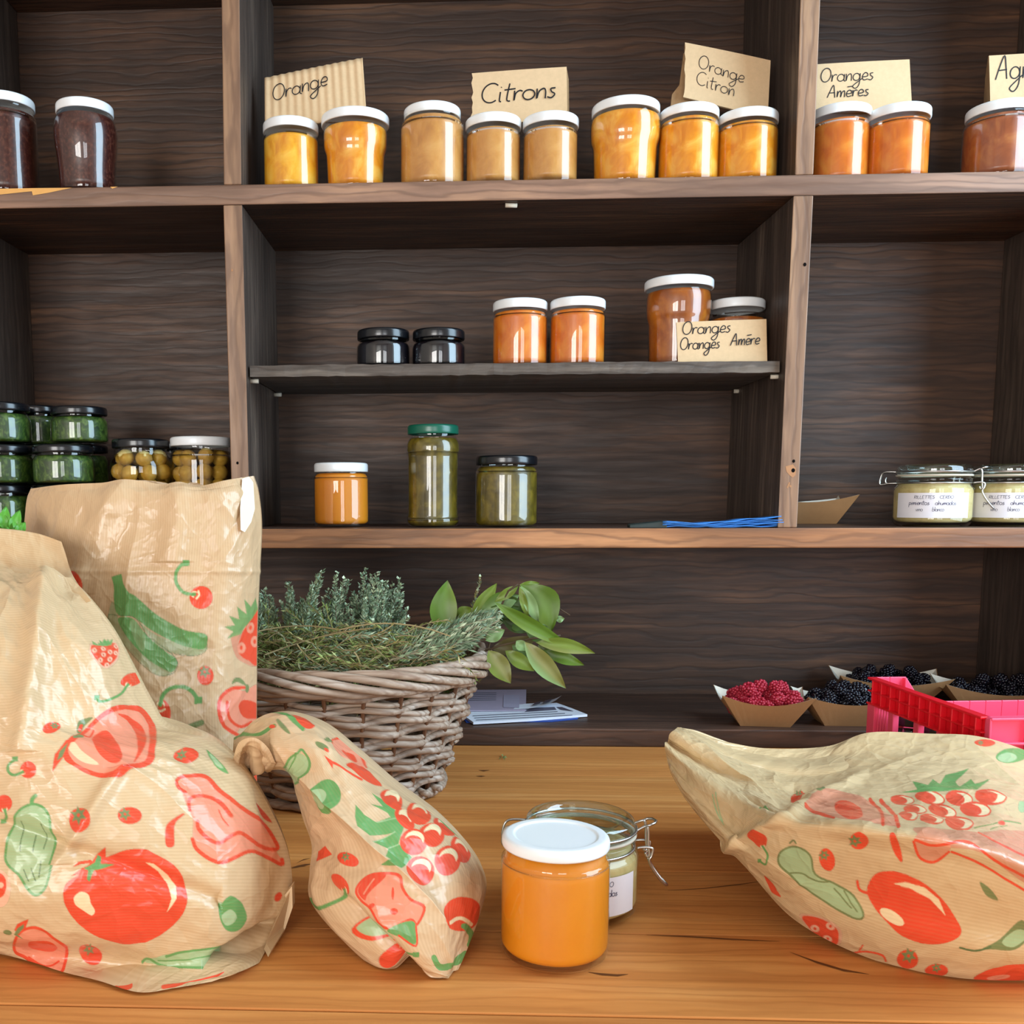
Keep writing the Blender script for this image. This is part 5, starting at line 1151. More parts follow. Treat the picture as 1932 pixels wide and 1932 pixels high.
def back_of(name, P, mat, parent, push, clipz=None, k=4, skip_top=False):
    """the far side of a bag: closes the front sheet's outline, swelling away from it"""
    ids = lambda n: np.unique(np.r_[np.arange(0, n, k), n - 1]); Q = P[np.ix_(ids(P.shape[0]), ids(P.shape[1]))]; nv, nu = Q.shape[:2]
    s = np.linspace(0, 1, nu)[None, :, None]; t = np.linspace(0, 1, nv)[:, None, None]
    B = (1 - t) * Q[:1] + t * Q[-1:] + (1 - s) * Q[:, :1] + s * Q[:, -1:] - ((1 - s) * (1 - t) * Q[0, 0] + s * (1 - t) * Q[0, -1] + (1 - s) * t * Q[-1, 0] + s * t * Q[-1, -1])
    w = (4 * s * (1 - s)) ** .6 * ((4 * t * (1 - t)) ** .6 if not skip_top else (1 - t ** 3) ** .6)
    B = B + w * np.array(push)[None, None, :]
    if clipz is not None: B[..., 2] = np.maximum(B[..., 2], clipz)
    return grid_obj(name, B, mat, parent, -1)
def rung(L, R, Y, b, n=7, Yr=None, p=.5):
    """a cross-section from pixel L to pixel R, bulging b metres towards the camera"""
    Yr = Y if Yr is None else Yr
    return [(L[0] + (R[0] - L[0]) * i / (n - 1), L[1] + (R[1] - L[1]) * i / (n - 1), Y + (Yr - Y) * i / (n - 1) - b * (4 * (i / (n - 1)) * (1 - i / (n - 1))) ** p) for i in range(n)]
ty = lambda px, py: float(atz(px, py, TABLE + .002)[1])
YBAG2 = ty(300, 1860)

def bag_back():
    """the tall bag standing behind"""
    Y = .975; m = paper_mat('kraft_paper_tall', 'x', (200, 168, 130))
    t = thing('paper_bag', 'tall upright brown paper bag printed with green beans, standing at the back left', 'paper bag', (float(at(260, 1500, Y)[0]), Y, TABLE))
    rows = []
    def r(yl, yr, xl, xr, b, ys=None):
        n = 9; row = []
        for i in range(n):
            u = i / (n - 1); yy = ys[i] if ys else yl + (yr - yl) * u
            row.append((xl + (xr - xl) * u, yy, Y - b * (4 * u * (1 - u)) ** .6 + (.012 if i in (0, 8) else 0)))
        return row
    rows.append(r(0, 0, 58, 478, .026, [922, 915, 912, 911, 908, 918, 918, 906, 898]))
    rows.append(r(945, 930, 50, 487, .040)); rows.append(r(1000, 995, 44, 493, .046)); rows.append(r(1090, 1090, 30, 489, .052)); rows.append(r(1190, 1190, 20, 485, .056))
    rows.append(r(1300, 1300, 14, 484, .060)); rows.append(r(1400, 1400, 14, 484, .06)); rows.append(r(1500, 1500, 18, 485, .05)); rows.append(r(1572, 1572, 20, 486, .03))
    def art(px, py):
        A = Art(px, py); A.frame(180, 1020, 4.2)
        A.fill(LGRN, [(110, 560), (140, 480), (180, 600), (220, 700), (320, 840), (450, 960), (600, 1045), (560, 1075), (480, 1060), (350, 950), (200, 780), (110, 640)], True, .7)
        A.fill(LGRN, [(360, 660), (500, 840), (620, 890), (760, 912), (850, 890), (886, 840), (700, 830), (480, 745)], True, .75)
        A.fill(GRN, [(190, 610), (300, 615), (360, 690), (430, 770), (530, 860), (630, 930), (648, 980), (615, 1040), (560, 1030), (430, 950), (300, 820), (210, 690)])
        A.fill(LGRN, [(280, 640), (330, 640), (400, 760), (380, 880), (310, 780)], True, .5)
        A.fill(GRN, [(130, 288), (140, 284), (205, 266), (214, 270), (230, 335), (272, 408), (325, 440), (460, 565), (590, 650), (720, 712), (870, 740), (888, 800), (852, 862), (700, 835), (560, 775), (430, 700), (365, 650), (300, 600), (190, 592), (152, 500), (150, 365)])
        A.stroke(DGRN, 5, [(108, 585), (190, 592), (300, 602), (360, 660), (420, 760), (560, 860), (640, 940), (648, 1000), (600, 1060), (480, 1062), (340, 950), (180, 760), (110, 640), (108, 585)])
        A.stroke(DGRN, 4, [(500, 845), (620, 895), (760, 914), (860, 890), (888, 820)])
        A.cherry(838, 450, 92, 92, 0, [(785, 425), (700, 410), (645, 340), (640, 260), (680, 195), (720, 178)], 27); A.stroke(CREAM, 16, [(815, 400), (822, 430), (800, 458)])
        A.fill(PINK, [(1075, 770), (1140, 720), (1170, 700), (1275, 760), (1275, 985), (1180, 970), (1110, 900)], True, .8)
        A.fill(RED, [(1290, 545), (1200, 650), (1165, 720), (1130, 850), (1165, 920), (1210, 950), (1290, 968)])
        for a, b in ((1222, 690), (1160, 850), (1262, 800)): A.ell(PINK, a, b, 34, 44); A.ell(RED, a, b, 12, 18)
        A.fill(GRN, [(1170, 690), (1150, 740), (1040, 780), (1090, 722), (1020, 682), (1100, 670), (1055, 595), (1130, 622), (1110, 520), (1180, 582), (1160, 462), (1215, 522), (1260, 450), (1290, 545), (1210, 640)], False, .9)
        A.tomato(872, 1070, 66, 76, 0, -.1, -.4)
        A.cherry(535, 1355, 62, 100, -12, [(515, 1300), (535, 1225), (600, 1168), (700, 1160), (770, 1200), (815, 1265)], 32); A.stroke(CREAM, 16, [(480, 1330), (515, 1352), (550, 1335)])
        A.fill(PINK, [(970, 1330), (1010, 1220), (1080, 1172), (1180, 1190), (1290, 1150), (1290, 1420), (1150, 1480), (1090, 1540), (1010, 1470)])
        A.stroke(RED, 28, [(1175, 1165), (1080, 1175), (1000, 1240), (975, 1330), (1000, 1450), (1060, 1505), (1120, 1540)]); A.stroke(RED, 24, [(1045, 1280), (1040, 1360), (1072, 1430), (1150, 1475), (1230, 1440)])
        A.fill(RED, [(1130, 1300), (1180, 1262), (1290, 1300), (1290, 1400), (1200, 1410), (1150, 1370)]); A.fill(OGRN, [(1088, 1140), (1110, 1092), (1160, 1092), (1190, 1150), (1130, 1120)]); A.ell(OGRN, 1200, 1172, 15, 34)
        A.stroke(OGRN, 46, [(700, 1512), (750, 1475), (840, 1440)]); A.ell(RED, 985, 1750, 60, 55); A.ell(RED, 1290, 1780, 50, 130)
        A.frame(0, 980, 3.8625); A.ell(RED, 568, 455, 44, 82, -18); [A.ell(DRED, a, b, 9) for a, b in ((565, 430), (590, 455), (570, 500), (545, 410))]
        return A.c
    def tw(px, py):       # a long crease and the folded-in right gusset
        d = (px - 190) - (1000 - py) * .45; return .004 * np.exp(-(d / 26) ** 2) * (py < 1120) + .006 * np.exp(-((px - 335 + (py - 950) * .12) / 26) ** 2) * (py < 1060) + .0010 * np.exp(-((py - 1078) / 5) ** 2)
    o, P = sheet('front_panel', rows, 330, 420, m, t, 3, .45, art, TABLE + .0015, .05, tweak=tw)
    back_of('back_panel', P, m, t, (0, .055, 0), TABLE + .0015, skip_top=True)
    # inner face of the gusset at the top right corner, its lit paleness in the colour
    gus = [(457, 903), (470, 899), (478, 910), (481, 960), (474, 985), (462, 1004), (454, 1000), (453, 960)]
    gm = plain('lit_bag_inside', srgb(226, 208, 182), .45, .4, .1, 60, .04)
    D = P.reshape(-1, 3) - CAM; w_ = D @ FWD; qx, qy = P_X + F_PX * (D @ RGT) / w_, P_Y + F_PX * (D @ DWN) / w_
    def on_panel(a, b):        # lies on the front panel's own surface
        k = np.argsort((qx - a) ** 2 + (qy - b) ** 2)[:40]; return float(P.reshape(-1, 3)[k, 1].min()) - .0012
    v = [at(a, b, on_panel(a, b)) - np.array(t.location) for a, b in gus]
    tag(obj('gusset_fold', mesh('gusset_fold', v, [tuple(range(len(v)))], gm), t), 'pale folded-in corner at the bag mouth')

def bag_left():
    m = paper_mat('kraft_paper_left', 'y', (206, 176, 136)); Y = YBAG2 + .075
    t = thing('paper_bag', 'bulging brown paper bag printed with a big red tomato, front left', 'paper bag', (float(at(150, 1800, Y)[0]), Y, TABLE))
    S = [  # L, R, Y left, Y right, bulge
        ((-210, 1060), (134, 1090), Y + .06, Y + .07, .012), ((-240, 1130), (172, 1132), Y + .05, Y + .06, .040), ((-270, 1200), (214, 1190), Y + .045, Y + .055, .060), ((-290, 1270), (256, 1270), Y + .04, Y + .05, .075),
        ((-300, 1330), (284, 1325), Y + .035, Y + .05, .085), ((-300, 1390), (318, 1374), Y + .03, Y + .055, .095), ((-300, 1440), (400, 1396), Y + .03, Y + .055, .10), ((-300, 1500), (462, 1450), Y + .03, Y + .05, .105), ((-300, 1560), (512, 1530), Y + .02, Y + .045, .11),
        ((-290, 1620), (545, 1612), Y + .02, Y + .04, .11), ((-280, 1680), (551, 1690), Y + .01, Y + .03, .105), ((-260, 1730), (536, 1745), Y, Y + .015, .09), ((-230, 1765), (508, 1800), Y - .01, Y - .005, .065), ((-190, 1785), (440, 1832), Y - .02, Y - .02, .038), ((-120, 1790), (330, 1862), Y - .03, Y - .045, .014)]
    rows = []
    for L, R, Yl, Yr, b in S: rows.append(rung(L, R, Yl, b, 9, Yr, .6))
    # bottom rows follow the lower outline
    low = [(-120, 1792), (-60, 1795), (0, 1800), (60, 1815), (120, 1834), (185, 1850), (262, 1872), (330, 1864), (400, 1852)]
    rows[-1] = [(a, b, min(Y - .02, ty(a, b) - .001)) for a, b in low]
    lw2 = [(-190, 1775), (-110, 1778), (-20, 1782), (60, 1792), (150, 1806), (240, 1820), (320, 1826), (400, 1832), (470, 1826)]
    rows[-2] = [(a, b, min(Y - .035 - .016 * (1 - abs(i - 4) / 4), ty(a, b) - .010)) for i, (a, b) in enumerate(lw2)]
    def art(px, py):
        A = Art(px, py); A.frame(0, 980, 3.8625)
        A.fill(LPINK, [(628, 955), (635, 935), (700, 925), (800, 908), (845, 925), (842, 1000), (805, 1070), (745, 1102), (685, 1070), (632, 1010)], True, .9)
        A.berry([(640, 945), (700, 935), (800, 918), (832, 935), (828, 1000), (795, 1058), (745, 1088), (693, 1056), (645, 1000)], [(725, 960), (770, 986), (726, 1005), (660, 980), (706, 1046), (772, 1038), (812, 992), (816, 942), (756, 1078)],
                [(650, 938), (648, 905), (690, 928), (700, 908), (712, 915), (714, 882), (728, 905), (748, 878), (756, 902), (768, 880), (772, 905), (802, 880), (792, 915), (780, 935)])
        A.cherry(960, 1167, 86, 48, -15, [(930, 1205), (880, 1270), (800, 1312), (730, 1325), (706, 1298)], 19); A.tomato(375, 1535, 68, 44, -25, .3, -.4)
        A.cherry(220, 1828, 60, 64, -20, [(180, 1842), (120, 1865), (76, 1838), (78, 1790), (122, 1748)], 21)
        A.fill(RED, [(470, 1700), (500, 1620), (600, 1540), (720, 1430), (830, 1360), (930, 1350), (1030, 1370), (1090, 1430), (1135, 1530), (1147, 1640), (1130, 1740), (1060, 1800), (950, 1830), (870, 1895), (760, 1893), (640, 1862), (550, 1812), (480, 1765)])
        A.fill(PINK, [(500, 1690), (560, 1620), (650, 1530), (760, 1440), (850, 1395), (940, 1385), (1030, 1420), (1075, 1500), (1098, 1600), (1085, 1700), (1040, 1760), (900, 1800), (820, 1850), (720, 1850), (620, 1820), (540, 1770)])
        A.fill(CREAM, [(500, 1680), (540, 1640), (600, 1700), (720, 1790), (600, 1775)], True, .8)
        A.fill(RED, [(868, 1412), (960, 1440), (1065, 1540), (1055, 1650), (975, 1772), (1012, 1660), (1002, 1560), (940, 1470)]); A.fill(RED, [(670, 1600), (720, 1540), (790, 1530), (850, 1590), (895, 1690), (870, 1772), (800, 1775), (720, 1710)])
        A.stroke(RED, 14, [(600, 1570), (650, 1580), (690, 1525)]); A.fill(RED, [(395, 1852), (408, 1720), (480, 1630), (530, 1618), (470, 1740)], False); A.fill(OGRN, [(425, 1770), (440, 1700), (500, 1640), (460, 1740)], False)
        A.fill(OGRN, [(560, 1545), (582, 1462), (682, 1438), (622, 1498), (585, 1560)]); A.fill(RED, [(570, 1535), (588, 1490), (612, 1490), (590, 1545)]); A.fill(OGRN, [(528, 1606), (570, 1570), (612, 1585), (560, 1612)])
        A.frame(180, 1020, 4.2); A.tomato(730, 1685, 92, 53, 8, -.35, -.2); A.fill(GRN, [(880, 1650), (960, 1735), (1042, 1852), (960, 1800), (905, 1725)]); A.fill(LGRN, [(900, 1680), (960, 1745), (1000, 1810), (940, 1770)])
        A.frame(0, 1440, 4.2)
        A.cherry(30, 320, 72, 68, -20, [(40, 368), (45, 420), (0, 465)], 22)
        cu = [(260, 330), (340, 350), (390, 420), (410, 560), (425, 700), (400, 850), (365, 980), (300, 1040), (240, 1000), (170, 890), (60, 770), (60, 640), (90, 480), (160, 380)]
        A.fill(LGRN, cu); A.stroke(GRN, 20, cu, True); A.stroke(GRN, 30, [(258, 318), (265, 285), (290, 262)])
        for q in ([(165, 460), (160, 560), (170, 690)], [(330, 480), (350, 580), (345, 680)], [(262, 590), (265, 640), (268, 700)], [(200, 840), (240, 930)], [(260, 830), (290, 930)], [(335, 770), (315, 900)]): A.stroke(DGRN, 8, q)
        A.tomato(637, 445, 88, 88, 0, -.1, -.35); A.tomato(1030, 412, 98, 70, 0, -.4, -.15)
        D = lambda pts: [(a + 1092, b) for a, b in pts]
        A.fill(RED, [(505, 1060), (530, 950), (640, 870), (720, 790), (860, 745), (1000, 690), (1150, 682)] + D([(120, 710), (280, 800), (370, 920), (402, 1040), (372, 1180), (280, 1320), (130, 1410), (0, 1445)]) + [(940, 1440), (760, 1370), (620, 1270), (535, 1160)])
        A.fill(CREAM, [(588, 1060), (640, 1018), (700, 1040), (716, 1110), (748, 1180), (720, 1212), (650, 1160), (600, 1120)]); A.fill(CREAM, D([(62, 788), (130, 798), (250, 890), (322, 980), (312, 1080), (235, 1202), (272, 1080), (250, 960), (170, 860)]), False)
        A.fill(RED, [(838, 662), (755, 735), (720, 790), (830, 760)], False); A.fill(RED, [(575, 825), (620, 780), (715, 768), (740, 790), (640, 800)], False); A.fill(RED, [(565, 895), (650, 830), (720, 800), (700, 860)], False)
        A.fill(GRN, [(765, 735), (792, 750), (795, 800), (910, 808), (790, 842), (745, 850), (710, 940), (690, 920), (700, 850), (665, 832), (745, 790)], False)
        pe = [(110, 1440), (150, 1350), (240, 1310), (330, 1330), (420, 1400), (520, 1470), (512, 1580), (480, 1660), (400, 1650), (290, 1600), (200, 1540), (120, 1500)]
        A.fill(PINK, pe); A.stroke(RED, 24, pe, True); A.ell(RED, 335, 1460, 118, 40, 8); A.stroke(RED, 16, [(225, 1540), (330, 1600), (400, 1605), (462, 1568)]); A.fill(RED, [(115, 1320), (140, 1270), (228, 1232), (200, 1310), (150, 1350)], False); A.fill(OGRN, [(140, 1305), (190, 1275), (185, 1310), (140, 1360), (185, 1400), (110, 1360)], False); A.ell(OGRN, 58, 1345, 36, 24)
        A.tomato(710, 1525, 96, 62, 25, -.1, -.5); A.ell(RED, 960, 1725, 100, 62, 30); A.star(OGRN, 920, 1710, 66, 10); A.ell(RED, 922, 1708, 14)
        A.ell(LPINK, 0, 985, 105, 150); A.ell(RED, -5, 960, 78, 100); A.ell(LPINK, 20, 960, 30, 22)
        A.frame(260, 1440, 4.2)
        A.fill(PINK, [(340, 150), (400, 95), (540, 95), (680, 240), (850, 380), (1000, 500), (1110, 640), (1100, 700), (1150, 770), (1140, 810), (950, 700), (850, 700), (720, 780), (600, 770), (480, 680), (440, 600), (440, 450), (400, 350), (360, 230)])
        A.stroke(RED, 30, [(390, 218), (335, 185), (325, 120), (400, 82), (540, 95), (650, 215), (800, 345), (1000, 495), (1090, 620), (1100, 680), (980, 660), (820, 560), (740, 572), (640, 632), (540, 580), (480, 510), (478, 460)])
        A.stroke(RED, 28, [(415, 370), (425, 275), (520, 245), (640, 290), (735, 420)]); A.stroke(RED, 30, [(435, 600), (470, 680), (600, 772), (700, 780), (870, 700), (980, 722), (1140, 800), (1145, 760)]); A.stroke(RED, 9, [(650, 365), (680, 440), (715, 495)])
        A.fill(RED, [(375, 400), (330, 410), (240, 485), (222, 600), (235, 662), (290, 655), (295, 560), (305, 470)])
        A.fill(GRN, [(730, 1052), (800, 1080), (845, 1130), (866, 1220), (830, 1300), (760, 1335), (690, 1310), (650, 1220), (660, 1130)]); A.fill(LGRN, [(675, 1200), (740, 1160), (785, 1210), (760, 1265), (700, 1285), (668, 1240)])
        A.fill(LGRN, [(40, 1575), (220, 1525), (450, 1485), (820, 1432), (600, 1590), (300, 1618), (130, 1595)]); A.stroke(GRN, 18, [(30, 1588), (80, 1555), (170, 1600), (320, 1615), (500, 1612), (620, 1590)]); A.stroke(GRN, 18, [(225, 1535), (400, 1495), (600, 1465), (820, 1438)]); A.stroke(GRN, 10, [(160, 1570), (400, 1560), (640, 1510)])
        A.stroke(RED, 34, [(200, 1772), (420, 1730), (700, 1650), (910, 1552)]); A.fill(DRED, [(920, 320), (1000, 390), (1060, 470), (980, 430)]); A.ell(RED, 1125, 1060, 22, 40, 20)
        return A.c
    def tw(px, py):
        d = (px - 70 + (py - 1200) * .12); a = .010 * np.exp(-(d / 20) ** 2) * (py < 1420)
        d2 = (py - 1640) - (px - 250) * .35; d3 = (py - 1815) + (px - 395) * .52; a = a - .020 * np.exp(-(d3 / 11) ** 2) * np.clip((px - 380) / 40, 0, 1) * np.clip((548 - px) / 30, 0, 1)
        return a - .006 * np.exp(-(d2 / 16) ** 2) * (px < 420) + .007 * np.exp(-(((px - 175) * .9 + (py - 1530) * .6) / 16) ** 2) * (abs(py - 1540) < 90)
    o, P = sheet('front_panel', rows, 560, 580, m, t, 11, .72, art, TABLE + .0015, .035, tweak=tw)
    back_of('back_panel', P, m, t, (0, .10, 0), TABLE + .0015, skip_top=False)
    # folded bottom seam sticking out at the right
    sm = [(551, 1672), (552, 1712), (536, 1758), (506, 1806), (498, 1790), (512, 1750), (530, 1706), (536, 1690)]
    mk = plain('bag_seam', srgb(206, 176, 136), .5, .4, .1, 60, .05)
    v = [at(a, b, min(Y + .022, ty(a, b) - .002)) - np.array(t.location) for a, b in sm]; v2 = [p + np.array((.001, .006, .002)) for p in v]; n = len(v)
    obj('bottom_seam', mesh('bottom_seam', v + v2, [tuple(range(n)), tuple(range(2 * n - 1, n - 1, -1))] + [(i, n + i, n + (i + 1) % n, (i + 1) % n) for i in range(n)], mk), t)
    # far lip of the open mouth, its inside in shade
    F = [[(-200, 985, Y + 0.1280), (-80, 988, Y + 0.1320), (4, 997, Y + 0.1360), (34, 1000, Y + 0.1360), (76, 1008, Y + 0.1320), (116, 1022, Y + 0.1240)], [(-200, 1010, Y + 0.1240), (-80, 1012, Y + 0.1280), (4, 1022, Y + 0.1296), (36, 1028, Y + 0.1280), (80, 1034, Y + 0.1240), (124, 1046, Y + 0.1160)],
         [(-205, 1060, Y + 0.1120), (-80, 1060, Y + 0.1160), (4, 1062, Y + 0.1160), (40, 1072, Y + 0.1120), (88, 1076, Y + 0.1040), (134, 1078, Y + 0.0960)], [(-210, 1120, Y + 0.0880), (-80, 1120, Y + 0.0880), (4, 1120, Y + 0.0880), (44, 1120, Y + 0.0840), (92, 1112, Y + 0.0720), (150, 1106, Y + 0.0656)], [(-215, 1180, Y + 0.0720), (-80, 1180, Y + 0.0800), (4, 1180, Y + 0.0800), (44, 1180, Y + 0.0720), (100, 1160, Y + 0.0640), (172, 1134, Y + 0.0528)]]
    sheet('mouth_lip', F, 130, 80, m, t, 21, .5, None, None, .04)

def bag_middle():
    m = paper_mat('kraft_paper_middle', 'x', (206, 174, 136)); Y = ty(855, 1845)
    t = thing('paper_bag', 'twisted brown paper bag printed with red grapes, left of the large orange jar', 'paper bag', (float(at(750, 1800, Y)[0]), Y, TABLE))
    S = [((436, 1470), (441, 1392), .14, .015), ((470, 1462), (520, 1346), .135, .035), ((545, 1452), (602, 1368), .125, .045), ((560, 1500), (680, 1428), .115, .055), ((572, 1545), (758, 1495), .105, .062), ((588, 1595), (838, 1553), .095, .070), ((584, 1645), (898, 1617), .085, .072), ((586, 1700), (918, 1668), .07, .07), ((640, 1768), (904, 1730), .045, .058), ((715, 1830), (884, 1785), .018, .032), ((800, 1843), (868, 1822), .004, .010), ((846, 1847), (856, 1845), .0, .0)]
    rows = [rung(L, R, Y + d, b, 7, Y + d + .012, .6) for L, R, d, b in S]
    def art(px, py):
        A = Art(px, py); A.frame(420, 1300, 3.331)
        A.stroke(GRN, 24, [(300, 160), (370, 175), (450, 215), (505, 250)]); A.ell(RED, 505, 210, 82, 28, 28); A.stroke(GRN, 20, [(75, 310), (140, 290), (230, 290), (300, 255), (335, 245)]); A.ell(OGRN, 385, 248, 55, 13, 42); A.ell(RED, 320, 248, 20, 10)
        A.fill(LGRN, [(390, 485), (420, 430), (480, 400), (530, 450), (530, 520), (480, 590), (425, 520)]); A.stroke(GRN, 14, [(385, 480), (430, 430), (475, 400), (500, 382), (540, 470), (525, 550), (470, 595)]); A.stroke(GRN, 10, [(425, 500), (460, 440), (465, 400)])
        A.fill(PINK, [(690, 330), (740, 305), (800, 345), (895, 440), (895, 490), (800, 440), (720, 390)]); A.stroke(RED, 12, [(690, 335), (700, 310), (760, 320), (860, 410), (905, 490)]); A.fill(RED, [(760, 370), (830, 410), (850, 450), (780, 410)]); A.fill(RED, [(785, 458), (860, 470), (950, 540), (1005, 605), (900, 565), (830, 505)])
        A.ell(OGRN, 625, 352, 50, 16, 35); A.ell(RED, 655, 380, 20, 8, 40); A.ell(OGRN, 668, 320, 30, 12, 10); A.stroke(RED, 14, [(700, 455), (790, 510), (880, 562)]); A.fill(RED, [(640, 405), (700, 450), (695, 490)], False)
        A.ell(GRN, 670, 675, 76, 112, -8); A.ell(LGRN, 637, 690, 42, 65, -15)
        A.fill(GRN, [(835, 725), (890, 790), (965, 825), (1060, 795), (1040, 770), (930, 718), (1010, 732), (940, 645), (1060, 715), (1080, 740), (1145, 860), (1110, 965), (1195, 1055), (1120, 1140), (1000, 1112), (1060, 1082), (1030, 1060), (1040, 1002), (950, 965), (1085, 890), (930, 925), (860, 870), (838, 810)], False)
        A.stroke(LGRN, 6, [(970, 825), (1100, 800)]); A.stroke(LGRN, 6, [(955, 965), (1090, 885)]); A.stroke(LGRN, 6, [(1040, 1000), (1110, 970)])
        for cx, cy, rx, ry, rt in ((1065, 690, 42, 80, -48), (1150, 810, 42, 82, -42), (1230, 785, 52, 82, -52), (1385, 875, 46, 82, -52), (1310, 920, 62, 80, -48), (1205, 955, 86, 86, 0), (1480, 1020, 46, 88, -28), (1410, 1080, 74, 90, -10), (1245, 1140, 92, 95, -20)):
            A.ell(RED, cx, cy, rx, ry, rt); A.ell(CREAM, cx + rx * .08, cy - ry * .22, rx * .70, ry * .60, rt); A.ell(RED, cx - rx * .05, cy + ry * .16, rx * .72, ry * .66, rt)
        A.fill(RED, [(595, 1085), (600, 1020), (640, 985), (672, 1040)], False); A.tomato(780, 1070, 76, 40, 20, -.2, -.4)
        A.cherry(740, 1225, 42, 78, -42, [(752, 1262), (710, 1332), (620, 1368), (558, 1330)], 24)
        pp = [(850, 1260), (920, 1180), (1030, 1165), (1110, 1190), (1130, 1260), (1180, 1330), (1262, 1380), (1222, 1480), (1180, 1450), (1060, 1500), (990, 1470), (940, 1380), (880, 1330)]
        A.fill(PINK, pp); A.stroke(RED, 16, pp, True); A.fill(RED, [(860, 1265), (925, 1185), (1035, 1170), (930, 1290), (905, 1330)]); A.stroke(PINK, 10, [(960, 1200), (900, 1290)]); A.ell(RED, 1080, 1400, 24, 20); A.ell(RED, 950, 1365, 22, 14, -30); A.ell(RED, 1072, 1290, 8, 40)
        A.fill(LGRN, [(812, 1510), (880, 1462), (980, 1470), (1075, 1572), (1000, 1612), (900, 1592)]); A.stroke(RED, 16, [(880, 1455), (812, 1515), (900, 1592), (1000, 1612), (1075, 1580)]); A.fill(GRN, [(1040, 1512), (1160, 1460), (1212, 1480), (1212, 1600), (1130, 1560)]); A.stroke(RED, 12, [(1110, 1545), (1215, 1612), (1215, 1490)])
        A.ell(RED, 1500, 1415, 112, 108); A.stroke(CREAM, 22, [(1440, 1470), (1500, 1440), (1555, 1480)]); A.stroke(GRN, 36, [(1520, 1490), (1565, 1545), (1555, 1610)])
        A.cherry(1060, 1725, 90, 46, 14, [(1080, 1702), (1120, 1672), (1215, 1668)], 20); A.stroke(GRN, 36, [(1330, 1690), (1365, 1745), (1450, 1740), (1530, 1662)])
        cu = [(1340, 780), (1450, 840), (1560, 920), (1650, 1020), (1570, 970), (1430, 890)]; A.fill(LGRN, cu); A.stroke(GRN, 12, cu, True); A.stroke(GRN, 14, [(1195, 665), (1245, 720), (1320, 770)]); A.ell(RED, 1300, 770, 24, 12, 20)
        return A.c
    def tw(px, py):      # the long fold down the face, and the pinched lower edge
        d = ((py - 1490) - (px - 600) * 1.02) * .7; f = np.clip(1 - np.abs(px - 680) / 170, 0, 1) ** .5
        e = (py - 1700) - (px - 640) * 1.05
        return .014 * np.exp(-np.abs(d) / 14) * f - .016 * np.exp(-(e / 26) ** 2) * np.clip((px - 600) / 60, 0, 1) * np.clip((840 - px) / 60, 0, 1)
    o, P = sheet('front_panel', rows, 330, 470, m, t, 31, .55, art, TABLE + .0015, .05, tweak=tw)
    back_of('back_panel', P, m, t, (0, .09, 0), TABLE + .0015)
    # gathered mouth at the twisted end
    F = [[(432, 1462, Y + .115), (440, 1430, Y + .10), (452, 1400, Y + .09), (480, 1392, Y + .085), (505, 1410, Y + .09), (520, 1440, Y + .10)], [(434, 1474, Y + .13), (450, 1452, Y + .105), (466, 1425, Y + .12), (484, 1418, Y + .10), (500, 1430, Y + .12), (515, 1450, Y + .115)],
         [(440, 1482, Y + .145), (458, 1478, Y + .115), (474, 1468, Y + .135), (488, 1458, Y + .115), (500, 1452, Y + .135), (510, 1456, Y + .13)]]
    sheet('gathered_mouth', F, 110, 80, m, t, 41, .7, None, None, .04)

